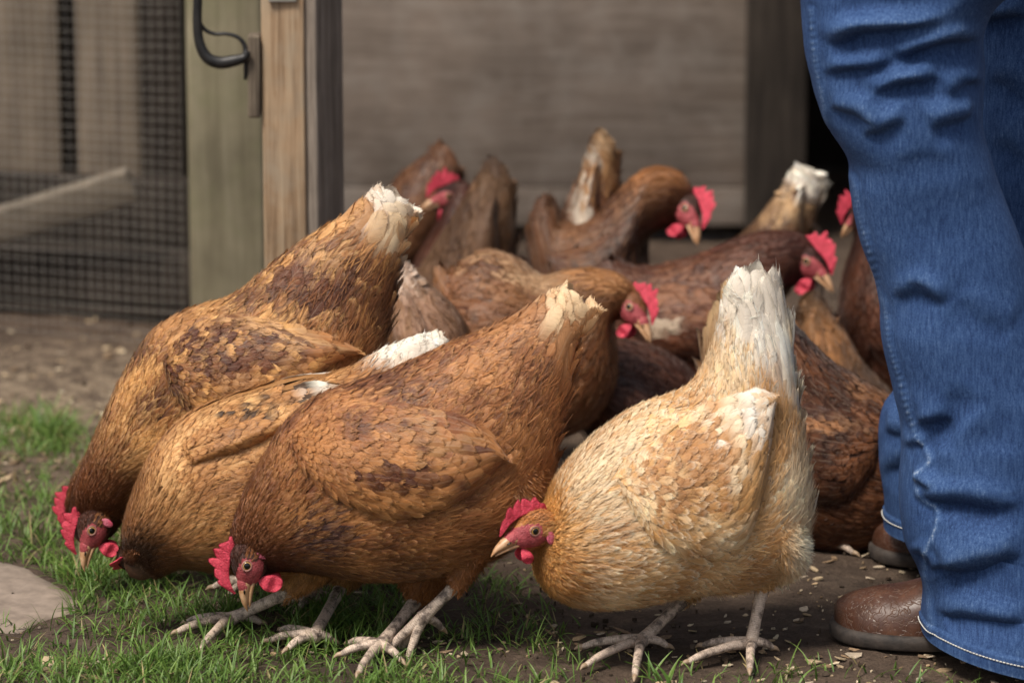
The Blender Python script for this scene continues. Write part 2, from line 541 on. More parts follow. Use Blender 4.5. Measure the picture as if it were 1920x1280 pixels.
# dry litter by the run (a patch of straw and shavings on the soil)
gd = np.clip(1 - np.abs(gy - 5.15) / 0.5, 0, 1) * np.clip((-gx - 0.25) / 0.2, 0, 1)
gd = np.maximum(gd, np.clip(1 - np.hypot((gx + 0.48) / 0.16, (gy - 4.65) / 0.22), 0, 1) * 0.8)
mb = MB()
mb.add(gP, grid_faces(len(xs), len(ys), False)[:, ::-1], col=np.stack([gd, gd, gd], -1).reshape(-1, 3))
tag(mb.build("ground", M_GROUND), kind='structure')

# ------------------------------------------------------------------ coop, run, gate
def plank_wall(name, Y, x0, x1, z0, edges, mat, parent):
    mb = MB()
    for k in range(len(edges) - 1):
        dy = rng.uniform(-0.004, 0.004)
        box(mb, (x0, Y + dy, edges[k] + 0.0008), (x1, Y + 0.03 + dy, edges[k + 1] - 0.0008), 0.002)
    return mb.build(name, mat, parent)

YW = 6.35
xw0 = atY(560, 300, YW)[0]; xw1 = atY(1398, 300, YW)[0]
coop = tag(empty("coop", ((xw0 + xw1) / 2, YW, 0)), "grey brown weathered plank coop wall behind the flock with a dark doorway", "coop")
zs = lambda y, Y=YW: atY(960, y, Y)[2]
edges = [zs(425), zs(352), zs(-60), zs(-260), zs(-460), zs(-660), zs(-860), zs(-1060), 2.1]
plank_wall("wall", YW, xw0, xw1, 0, edges, M_WALL, coop)
mb = MB(); box(mb, (xw0, YW + 0.034, 0.0), (xw1, YW + 0.06, zs(423)), 0.003); mb.build("skirting", M_DARKW, coop)
mb = MB()
px0, px1 = atY(1400, 300, YW - 0.05)[0], atY(1512, 300, YW - 0.05)[0]
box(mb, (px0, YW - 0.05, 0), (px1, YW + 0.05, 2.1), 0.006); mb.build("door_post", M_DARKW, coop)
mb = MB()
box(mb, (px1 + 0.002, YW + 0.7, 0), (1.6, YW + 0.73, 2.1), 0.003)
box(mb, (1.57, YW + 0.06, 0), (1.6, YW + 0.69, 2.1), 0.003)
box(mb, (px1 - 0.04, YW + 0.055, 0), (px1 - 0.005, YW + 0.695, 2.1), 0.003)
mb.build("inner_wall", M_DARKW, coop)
jx0, jx1 = atY(1640, 300, YW)[0], atY(1700, 300, YW)[0]
mb = MB(); box(mb, (jx0, YW - 0.03, 0), (jx1, YW + 0.05, 2.1), 0.005); mb.build("door_jamb", M_PLANK, coop)
mb = MB()
box(mb, (jx1 + 0.003, YW, 0.02), (1.6, YW + 0.03, 2.1), 0.003)
mb.build("side_wall", M_WALL, coop)
mb = MB(); box(mb, (-1.9, YW - 0.06, 2.12), (1.75, YW + 0.95, 2.16), 0.004); mb.build("roof", M_DARKW, coop)

# wire run at left: fence panel turned so its right end is nearer
fr = ground(352, 660); fr[2] = 0
fang = math.radians(-24)
fdir = np.array([-math.cos(fang), -math.sin(fang), 0.0])    # towards the left, receding
fn = np.array([-fdir[1], fdir[0], 0])
fence = tag(empty("wire_fence", tuple(fr)), "fine square wire mesh fence panel left of the mossy timber post", "fence")
mb = MB()
nw, sp = 64, 0.0156
zt = 1.25
for k in range(nw):
    x = 0.006 + k * sp
    zz = np.linspace(0.005, zt, 26)
    wob = 0.0025 * vnoise(np.stack([np.full(26, x * 3), zz * 2, np.zeros(26)], -1), 3, 9) + 0.0008 * rng.normal()
    P = fr + fdir * (x + wob)[:, None] + np.stack([np.zeros(26)] * 2 + [zz], 1)
    tube(mb, P, np.full(26, 0.00025), 4)
for k in range(int(zt / sp)):
    z = 0.01 + k * sp
    xx = np.linspace(0, nw * sp, 26)
    wob = 0.004 * vnoise(np.stack([xx * 2, np.full(26, z * 3), np.zeros(26)], -1), 3, 11) + 0.0006 * rng.normal()
    P = fr + fdir * xx[:, None] + fn * 0.0006 + np.stack([np.zeros(26)] * 2 + [z + wob], 1)
    tube(mb, P, np.full(26, 0.00025), 4)
mb.build("wire_mesh", M_WIRE, fence)
mb = MB()
R = rotz(fang)
e = fr + fdir * (nw * sp + 0.03)
box(mb, e + np.array([-0.03, -0.03, 0]), e + np.array([0.03, 0.03, 1.25]), 0.004, rot=R); mb.build("end_post", M_DARKW, fence)
mb = MB()
c_ = fr + fdir * (nw * sp / 2) + fn * 0.0
box(mb, c_ + np.array([-nw * sp / 2 - 0.06, -0.02, 1.255]), c_ + np.array([nw * sp / 2 - 0.05, 0.02, 1.30]), 0.004, rot=R); mb.build("top_rail", M_DARKW, fence)

# timbers seen through the wire
YB = 6.75
run = tag(empty("run_wall", (atY(100, 300, YB)[0], YB, 0)), "wall of upright brown boards seen through the wire mesh", "wall")
mb = MB(); mb2 = MB()
spans = [(-420, -300), (-298, -180), (-176, -60), (-55, 118), (148, 268), (352, 470), (474, 590), (592, 700)]
for a_, b_ in spans:
    x0, x1 = atY(a_, 300, YB)[0], atY(b_, 300, YB)[0]
    dy = rng.uniform(-0.006, 0.006)
    box(mb, (x0, YB + dy, 0), (x1 - 0.003, YB + dy + 0.025, 2.08), 0.003)
mb.build("board", M_WALLV, run)
x0, x1 = atY(-440, 300, YB)[0], atY(700, 300, YB)[0]
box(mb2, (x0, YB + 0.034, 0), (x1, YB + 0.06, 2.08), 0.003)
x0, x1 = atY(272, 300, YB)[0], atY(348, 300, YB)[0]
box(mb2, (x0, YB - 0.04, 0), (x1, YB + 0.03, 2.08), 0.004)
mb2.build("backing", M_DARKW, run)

YT = 5.76
tr = tag(empty("nest_box", (atY(150, 500, YT)[0], YT, 0)), "low dark timber box behind the wire mesh", "nest box")
x0, x1 = atY(-420, 500, YT)[0], atY(470, 500, YT)[0]
ang = math.radians(-13)
mb = MB()
zc = [zs(640, YT), zs(560, YT), zs(462, YT)]
cx = (x0 + x1) / 2
for lo_, hi_ in zip([0.0] + zc[1:2], zc[1:2] + zc[2:3]):
    box(mb, (x0, YT - 0.012, lo_ + 0.002), (x1, YT + 0.012, hi_ - 0.002), 0.003, rot=rotz(ang))
mb.build("front_board", M_DARKW, tr)
mb = MB()
box(mb, (x0, YT + 0.10, zc[2] - 0.02), (x1, YT + 0.13, zs(372, YT) + 0.02), 0.003, rot=rotz(ang))
mb.build("back_board", M_DARKW, tr)
mb = MB()
box(mb, (x0, YT + 0.02, zc[2] - 0.035), (x1, YT + 0.095, zc[2] - 0.01), 0.003, rot=rotz(ang))
mb.build("lid", M_DARKW, tr)

pl0, pl1 = atY(-120, 458, 5.74), atY(250, 344, 5.64)
mid = (pl0 + pl1) / 2
d_ = pl1 - pl0
mb = MB()
L_ = np.linalg.norm(d_)
X = d_ / L_; Z = np.cross(X, np.array([0, 1.0, 0.25])); Z /= np.linalg.norm(Z); Yv = np.cross(Z, X)
RR = np.stack([X, Yv, Z], 1)
if RR[2, 2] < 0: RR[:, 1:] *= -1
box(mb, mid - np.array([L_ / 2, 0.012, 0.026]), mid + np.array([L_ / 2, 0.012, 0.026]), 0.004, rot=RR)
tag(mb.build("plank", M_PLANK, origin=mid), "pale plank leaning at a slant behind the wire mesh", "plank")

# mossy timber post
pc0, pc1 = atY(352, 300, 5.42), atY(496, 300, 5.42)
mb = MB()
wpost = pc1[0] - pc0[0]
box(mb, (pc0[0], 5.42, -0.1), (pc1[0], 5.42 + wpost, 1.9), 0.008)
tag(mb.build("fence_post", M_POSTG, origin=((pc0[0] + pc1[0]) / 2, 5.42 + wpost / 2, 0)), "thick greenish grey square timber post at the end of the wire mesh", "post")

# gate: pale stile, swung open so its inner face shows
YG = 4.72
g0, g1 = atY(491, 100, YG), atY(572, 100, YG)
gate = tag(empty("gate", ((g0[0] + g1[0]) / 2, YG, 0)), "wooden gate stile with pale sawn edge standing open beside the mossy post", "gate")
mb = MB()
ga = math.radians(4)
sw = g1[0] - g0[0]
box(mb, (g0[0], YG, 0.03), (g1[0], YG + 0.035, 1.5), 0.003, rot=rotz(math.radians(-3)))
mb.build("stile", M_STILE, gate)
g2 = atY(634, 100, YG + 0.16)
mb = MB()
dx = g2[0] - g1[0]
fx0 = g1[0] + 0.0015
# inner face: a rail-side board running away from the camera
a1 = math.atan2(0.07, dx)
ctr = np.array([fx0 + dx / 2, YG + 0.036, 0.78])
lenb = math.hypot(0.07, dx) - 0.006
box(mb, ctr - np.array([lenb / 2, 0.012, 0.73]), ctr + np.array([lenb / 2, 0.012, 0.73]), 0.003, rot=rotz(a1))
mb.build("inner_board", M_STILE_SHADE, gate)
mb = MB()
b0, b1 = atY(463, 68, YG - 0.006), atY(490, 222, YG - 0.006)
box(mb, (b0[0], YG - 0.006, b1[2]), (b1[0] - 0.001, YG + 0.03, b0[2]), 0.003, rot=roty(math.radians(0.5)))
mb.build("latch_block", M_BLOCK, gate)
mb = MB()
h = lambda x, y, d=0.0: atY(x, y, YG - 0.012 + d)
tube(mb, [h(368, -120), h(371, -20), h(370, 40), h(374, 80), h(388, 108), h(412, 118), h(440, 114), h(458, 108), h(464, 96)],
     [0.0055, 0.0055, 0.0058, 0.0062, 0.0072, 0.0078, 0.0072, 0.0055, 0.004], 10, res=60, flat=0.8)
tube(mb, [h(372, 40, .01), h(384, 56, .01), h(402, 64, .01), h(424, 64, .01), h(445, 70, .01), h(458, 84, .01), h(462, 110, .01), h(460, 150, .01)],
     [0.003, 0.0026, 0.0024, 0.0024, 0.0026, 0.003, 0.004, 0.002], 8, res=50)
mb.build("handle", M_IRON, gate)
mb = MB()
b0 = atY(503, -14, YG - 0.004); b1 = atY(556, 4, YG - 0.004)
box(mb, (b0[0], YG - 0.006, b1[2]), (b1[0], YG - 0.0005, b0[2]), 0.001)
mb.build("metal_strap", M_WIRE, gate)
# ------------------------------------------------------------------ surfaces and feathers
class Surf:
    def __init__(s, P, wrap, out=None):
        s.P, s.wrap = P, wrap
        s.nu, s.nv = P.shape[:2]
        s.Gu = np.gradient(P, axis=0) * (s.nu - 1)
        if wrap:
            s.Gv = (np.roll(P, -1, 1) - np.roll(P, 1, 1)) * 0.5 * s.nv
        else:
            s.Gv = np.gradient(P, axis=1) * (s.nv - 1)
        N = np.cross(s.Gu, s.Gv)
        N /= np.linalg.norm(N, axis=2)[..., None] + 1e-12
        if out is None:
            ref = P - P.mean(1, keepdims=True)
        else:
            ref = np.broadcast_to(out, P.shape)
        if (N * ref).sum() < 0:
            N = -N
        s.N = N
    def _w(s, u, v):
        uc = np.clip(u, 0, 1) * (s.nu - 1)
        i = np.minimum(uc.astype(int), s.nu - 2)
        fu = uc - i
        if s.wrap:
            vc = np.mod(v, 1.0) * s.nv
            j = np.minimum(vc.astype(int), s.nv - 1)
            j2 = (j + 1) % s.nv
        else:
            vc = np.clip(v, 0, 1) * (s.nv - 1)
            j = np.minimum(vc.astype(int), s.nv - 2); j2 = j + 1
        return i, j, j2, fu[..., None], (vc - j)[..., None]
    def _s(s, A, w):
        i, j, j2, fu, fv = w
        return (A[i, j] * (1 - fu) + A[i + 1, j] * fu) * (1 - fv) + (A[i, j2] * (1 - fu) + A[i + 1, j2] * fu) * fv
    def eval(s, u, v):
        w = s._w(u, v)
        p = s._s(s.P, w); n = s._s(s.N, w)
        ou = u - np.clip(u, 0, 1)
        if np.any(ou != 0):
            p = p + s._s(s.Gu, w) * ou[..., None]
        if not s.wrap:
            ov = v - np.clip(v, 0, 1)
            p = p + s._s(s.Gv, w) * ov[..., None]
        n = n / (np.linalg.norm(n, axis=-1)[..., None] + 1e-12)
        return p, n
    def metric(s, u, v):
        w = s._w(u, v)
        return np.linalg.norm(s._s(s.Gu, w), axis=-1), np.linalg.norm(s._s(s.Gv, w), axis=-1)
    def rows(s, u0, u1, Lf, Wf, exp=0.42, side=0.62, jit=0.3, v0=0.0, v1=1.0):
        U, Vv = [], []
        u = u1; r = 0
        vv = np.linspace(v0, v1, 65)
        while u > u0:
            p, _ = s.eval(np.full(65, u), vv)
            seg = np.linalg.norm(np.diff(p, axis=0), axis=1)
            cum = np.concatenate([[0], np.cumsum(seg)])
            L = float(np.mean(Lf(np.full(1, u), np.full(1, .3)))); W = float(np.mean(Wf(np.full(1, u), np.full(1, .3))))
            pu = float(np.percentile(s.metric(np.full(65, u), vv)[0], 75)) + 1e-6
            n = max(3, int(cum[-1] / (W * side)))
            t = (np.arange(n) + 0.5 * (r % 2) + 0.25 + rng.uniform(-jit, jit, n)) / n
            x = np.interp(np.clip(t, 0, 1.0), cum / cum[-1], vv)
            U.append(u + rng.uniform(-jit, jit, n) * exp * L / pu); Vv.append(x)
            u -= exp * L / pu; r += 1
        return np.concatenate(U), np.concatenate(Vv)

def feathers(mb, sf, u, v, L, W, ang, lift, col, edge, es, point, off=0.0006, nt=6, ns=5, camber=0.07, mat=0, ragged=0.05, streak=None, colt=None, barbs=0, fluff=0.0, bw=(.0004, .0008), bmat=None, twist=None):
    n = len(u)
    if n == 0: return
    bc = lambda x: np.broadcast_to(np.asarray(x, float), (n,))
    L, W, ang, lift, es, point, off = map(bc, (L, W, ang, lift, es, point, off))
    t = np.array({4: [0, .5, .85, 1], 5: [0, .45, .75, .92, 1], 6: [0, .35, .62, .8, .93, 1], 7: [0, .3, .55, .72, .85, .95, 1], 8: [0, .28, .5, .66, .79, .89, .96, 1]}[nt])[None, :, None]
    sidx = np.linspace(-1, 1, ns)[None, None, :]
    rnd = np.where(t < .62, 1.0, np.sqrt(np.clip(1 - ((t - .62) / .38) ** 2, 0, 1)))
    pnt = np.where(t < .3, 1.0, np.clip(1 - ((t - .3) / .7) ** 1.4, 0, 1))
    base = np.clip(0.5 + t * 1.8, 0, 1)
    pr = base * (rnd * (1 - point[:, None, None]) + pnt * point[:, None, None])
    pr = np.maximum(pr, 0.10)
    a = t * L[:, None, None] * (1 + ragged * rng.normal(size=(n, 1, ns)) * np.clip((t - .5) * 2, 0, 1))
    a = a - 0.10 * L[:, None, None] * sidx ** 2 * (t > .75) * (1 - point[:, None, None]) * 0.5
    bend = rng.normal(size=(n, 1, 1)) * 0.06
    b = sidx * W[:, None, None] * .5 * pr + bend * a * t
    ca, sa = np.cos(ang)[:, None, None], np.sin(ang)[:, None, None]
    pu, pv = sf.metric(u, v)
    pu = np.maximum(pu, 0.04)[:, None, None]; pv = np.maximum(pv, 0.05)[:, None, None]
    du = (a * ca - b * sa) / pu
    uu = u[:, None, None] + du
    pv = np.maximum(np.minimum(sf.metric(uu, v[:, None, None] + 0 * uu)[1], pv * 1.3), 0.03)
    dv = (a * sa + b * ca) / pv
    vvv = v[:, None, None] + np.clip(dv, -.22, .22)
    p, nr = sf.eval(uu, vvv)
    tw = rng.normal(size=(n, 1, 1)) * 0.045 if twist is None else np.broadcast_to(np.asarray(twist, float), (n,))[:, None, None]
    h = off[:, None, None] + lift[:, None, None] * t ** 1.3 + W[:, None, None] * (-camber * sidx ** 2 * pr + tw * sidx * t * .5) * np.clip(t * 3, 0, 1)
    h = np.maximum(h, -0.0012)
    V = p + nr * h[..., None]
    cc = col[:, None, None, :] * np.ones((1, nt, ns, 1))
    if colt is not None:
        kt = np.clip((t - .30) / .45, 0, 1); kt = kt * kt * (3 - 2 * kt)
        cc = cc + (colt[:, None, None, :] - cc) * kt[..., None]
    if streak is not None:
        ks = np.clip(1 - np.abs(sidx) * 1.6, 0, 1) * np.clip((t - .25) * 2.5, 0, 1)
        cc = cc + (streak[:, None, None, :] - cc) * ks[..., None]
    ke = np.clip(np.maximum((t - .72) / .28, (np.abs(sidx) - .45) / .55 * np.clip(t * 2 - .4, 0, 1)), 0, 1) ** 1.2
    cc = cc + (edge[:, None, None, :] - cc) * (ke * es[:, None, None])[..., None]
    uvw = np.stack([np.broadcast_to(sidx, (n, nt, ns)), t * L[:, None, None] * 20 * np.ones((1, 1, ns)), t * np.ones((n, 1, ns))], -1)
    if barbs:
        kb = barbs
        t0 = rng.uniform(.12, .93, (n, kb)); sd = np.sign(rng.uniform(-1, 1, (n, kb)))
        t1 = np.minimum(t0 + rng.uniform(.14, .34, (n, kb)), 1.05)
        s1 = sd * rng.uniform(.55, 1.12, (n, kb)) * np.where(t0 > .75, rng.uniform(.2, 1, (n, kb)), 1)
        s0 = sd * rng.uniform(0, .35, (n, kb))
        tm = t0 + (t1 - t0) * .45; sm = s0 + (s1 - s0) * .6
        tt = np.stack([t0, tm, t1], -1); ss = np.stack([s0, sm, s1], -1)
        e3 = lambda x: x[:, None, None]
        tc = np.clip(tt, 0, 1)
        rn = np.where(tc < .62, 1.0, np.sqrt(np.clip(1 - ((tc - .62) / .40) ** 2, 0, 1)))
        pn = np.where(tc < .3, 1.0, np.clip(1 - ((tc - .3) / .7) ** 1.4, 0, 1))
        pr2 = np.maximum(np.clip(.5 + tc * 1.8, 0, 1) * (rn * (1 - e3(point)) + pn * e3(point)), .14)
        a2 = tt * e3(L); b2 = ss * e3(W) * .5 * pr2 + bend * a2 * tt
        uu2 = e3(u) + (a2 * ca - b2 * sa) / pu
        pv2 = np.maximum(np.minimum(sf.metric(uu2, e3(v) + 0 * uu2)[1], sf.metric(u, v)[1][:, None, None] * 1.3), .03)
        vv2 = e3(v) + np.clip((a2 * sa + b2 * ca) / pv2, -.22, .22)
        p2, n2 = sf.eval(uu2, vv2)
        fl = np.broadcast_to(np.asarray(fluff, float), (n,))[:, None]
        up = np.stack([np.zeros((n, kb)), .0003 + 0 * t0, .0006 + (fl + .0006) * rng.uniform(0, 1, (n, kb)) ** 1.5], -1)
        h2 = e3(off) + e3(lift) * np.clip(tt, 0, 1.1) ** 1.3 + e3(W) * (-camber * ss ** 2 * pr2 + tw * ss * tt * .5) * np.clip(tt * 3, 0, 1)
        p2 = p2 + n2 * (np.maximum(h2, -.0008) + .0004 + up)[..., None]
        dr = np.gradient(p2, axis=2)
        cr = np.cross(dr, n2); cr /= np.linalg.norm(cr, axis=-1)[..., None] + 1e-9
        wb = rng.uniform(bw[0], bw[1], (n, kb))[..., None, None] * np.array([.8, 1, .25])[None, None, :, None] * .5
        RV = np.stack([p2 - cr * wb, p2 + cr * wb], 3)
        cb = np.broadcast_to(col[:, None, None, :], (n, kb, 3, 3)).copy()
        if colt is not None:
            k3 = np.clip((tt - .30) / .45, 0, 1)[..., None]
            cb = cb + (colt[:, None, None, :] - cb) * k3
        if streak is not None:
            k3 = (np.clip(1 - np.abs(ss) * 1.6, 0, 1) * np.clip((tt - .25) * 2.5, 0, 1))[..., None]
            cb = cb + (streak[:, None, None, :] - cb) * k3
        k3 = np.clip(np.maximum((tt - .72) / .28, (np.abs(ss) - .45) / .55 * np.clip(tt * 2 - .4, 0, 1)), 0, 1)[..., None] ** 1.2
        cb = cb + (edge[:, None, None, :] - cb) * (k3 * es[:, None, None, None])
        cb = cb * rng.uniform(.72, 1.28, (n, kb, 1, 1))
        nb_ = n * kb
        qb = np.array([[0, 1, 3, 2], [2, 3, 5, 4]])
        QB = (np.arange(nb_)[:, None, None] * 6 + qb[None]).reshape(-1, 4)
        mb.add(RV.reshape(-1, 3), QB, col=np.repeat(np.clip(cb, .004, .92).reshape(-1, 3), 2, 0), m=(mat if bmat is None else bmat))
    q = grid_faces(nt, ns, False)
    Q = (np.arange(n)[:, None, None] * (nt * ns) + q[None]).reshape(-1, 4)
    mb.add(V.reshape(-1, 3), Q, col=np.concatenate([np.clip(cc, 0.004, 0.92), np.broadcast_to(rng.uniform(0, 1, (n, 1, 1, 1)), (n, nt, ns, 1))], -1).reshape(-1, 4), uv=uvw.reshape(-1, 3), m=mat)

def ip(x, xs, ys):
    return np.interp(x, xs, ys)

# colours (reflectance; the rear-flock sets also carry painted shade)
BROWN = dict(dark=(.095, .031, .012), mid=(.31, .122, .036), light=(.66, .36, .125), edge=(.70, .42, .175), neck=(.15, .046, .015), streak=(.74, .47, .22), head=(.075, .024, .012), tail=(.46, .24, .10), belly=(.36, .15, .05))
RUST = dict(dark=(.115, .034, .013), mid=(.275, .100, .031), light=(.47, .21, .07), edge=(.56, .29, .115), neck=(.14, .042, .017), streak=(.52, .26, .10), head=(.06, .020, .012), tail=(.44, .21, .085), belly=(.36, .145, .046))
TAN = dict(dark=(.32, .14, .045), mid=(.50, .24, .08), light=(.68, .40, .165), edge=(.30, .14, .055), neck=(.22, .085, .03), streak=(.5, .26, .1), head=(.09, .032, .015), tail=(.74, .58, .40), belly=(.44, .215, .075))
BLOND = dict(dark=(.46, .22, .075), mid=(.64, .365, .135), light=(.85, .63, .365), edge=(.90, .80, .62), neck=(.58, .29, .075), streak=(.90, .82, .64), head=(.40, .155, .04), tail=(.88, .83, .74), belly=(.62, .385, .175))
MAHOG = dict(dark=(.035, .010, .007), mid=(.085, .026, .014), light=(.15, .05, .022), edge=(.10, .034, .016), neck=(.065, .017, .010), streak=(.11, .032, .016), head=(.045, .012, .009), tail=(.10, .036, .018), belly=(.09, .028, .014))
FAWND = dict(dark=(0.0792, 0.0341, 0.0146), mid=(0.1320, 0.0620, 0.0273), light=(0.1980, 0.1024, 0.0486), edge=(0.1650, 0.0838, 0.0395), neck=(0.1056, 0.0465, 0.0182), streak=(0.1716, 0.0807, 0.0334), head=(0.0924, 0.0372, 0.0146), tail=(0.1716, 0.0900, 0.0425), belly=(0.1320, 0.0620, 0.0255))  # rear-flock palettes from here to FAWN: darker birds, plus shade put into the colour
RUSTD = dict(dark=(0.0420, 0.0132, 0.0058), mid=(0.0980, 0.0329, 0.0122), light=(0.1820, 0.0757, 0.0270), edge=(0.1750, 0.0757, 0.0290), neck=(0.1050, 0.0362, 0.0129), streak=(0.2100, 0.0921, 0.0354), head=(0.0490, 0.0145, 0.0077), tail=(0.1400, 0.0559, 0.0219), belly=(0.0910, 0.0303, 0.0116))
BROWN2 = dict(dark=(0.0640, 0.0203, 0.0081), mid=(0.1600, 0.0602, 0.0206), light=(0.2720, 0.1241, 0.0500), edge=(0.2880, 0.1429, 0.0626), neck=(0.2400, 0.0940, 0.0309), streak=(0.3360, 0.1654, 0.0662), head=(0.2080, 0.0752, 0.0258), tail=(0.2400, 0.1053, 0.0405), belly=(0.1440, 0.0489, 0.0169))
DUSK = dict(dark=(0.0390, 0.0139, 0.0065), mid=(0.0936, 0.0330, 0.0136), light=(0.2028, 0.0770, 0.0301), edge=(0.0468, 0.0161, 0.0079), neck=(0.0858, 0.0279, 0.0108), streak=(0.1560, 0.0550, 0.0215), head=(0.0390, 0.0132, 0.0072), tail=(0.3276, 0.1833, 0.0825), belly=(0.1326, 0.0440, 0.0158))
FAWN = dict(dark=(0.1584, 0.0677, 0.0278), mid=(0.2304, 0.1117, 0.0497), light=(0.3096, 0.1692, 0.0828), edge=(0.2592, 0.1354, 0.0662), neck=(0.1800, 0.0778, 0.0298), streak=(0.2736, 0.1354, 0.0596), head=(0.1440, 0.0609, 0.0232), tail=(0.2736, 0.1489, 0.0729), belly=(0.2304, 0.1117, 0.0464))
WHITE = (.86, .80, .70); CREAM = (.74, .58, .38); BLACK = (.02, .012, .009); DK = (.10, .03, .012)

QX = [0, 1, 2, 3, 4, 5, 6, 8, 9, 10, 11, 12, 13, 14]
QL = [6, 8, 15, 23, 26, 26, 27, 29, 34, 44, 62, 74, 70, 50]
QW = [3, 3.4, 4.6, 5.8, 9, 12.5, 14.5, 15.5, 16, 17, 19, 20, 19, 15]

def colour(pal, root, q, spots, extra=0.0):
    n = len(q)
    k = 0.52 + 0.85 * vnoise(root, 34, 5) + 0.55 * vnoise(root, 85, 6) + rng.normal(size=n) * 0.12
    k = np.clip(k, 0, 1)[:, None]
    d, m, l = (np.array(pal[x]) for x in ('dark', 'mid', 'light'))
    c = np.where(k < .5, d + (m - d) * k * 2, m + (l - m) * (k - .5) * 2)
    kn = np.clip((4.2 - q) / 1.6, 0, 1)[:, None]
    c = c + (np.array(pal['neck']) * rng.uniform(.75, 1.3, (n, 1)) - c) * kn * .85
    kh = np.clip((1.9 - q) / 1.2, 0, 1)[:, None]
    c = c + (np.array(pal['head']) - c) * kh
    kt = np.clip((q - 10.2) / 2.2, 0, 1)[:, None]
    c = c + (np.array(pal['tail']) * rng.uniform(.8, 1.12, (n, 1)) - c) * kt
    e = np.array(pal['edge']) * np.ones((n, 1))
    e = e + (np.array(pal['neck']) * .8 - e) * kn
    px, py = project(root)
    for (sx, sy, rx, ry, sc, st) in spots:
        dd = np.hypot((px - sx) / rx, (py - sy) / ry)
        f = np.clip(1.25 - dd, 0, 1) * st
        sc = np.array(sc)
        g_ = np.clip((f + (.45 + 1.5 * (1 - st)) * (rng.uniform(size=n) - .5) * (f > .02)) * 1.5, 0, 1)[:, None]; g_ = g_ * g_ * (3 - 2 * g_)
        c = c + (sc * rng.uniform(.88, 1.1, (n, 1)) - c) * g_
        e = e + (np.clip(sc * 1.15, 0, .88) - e) * g_
    lum = rng.uniform(.90, 1.10, (n, 1))
    return np.clip(c * lum, .005, .88), np.clip(e * rng.uniform(.85, 1.12, (n, 1)), .005, .9)

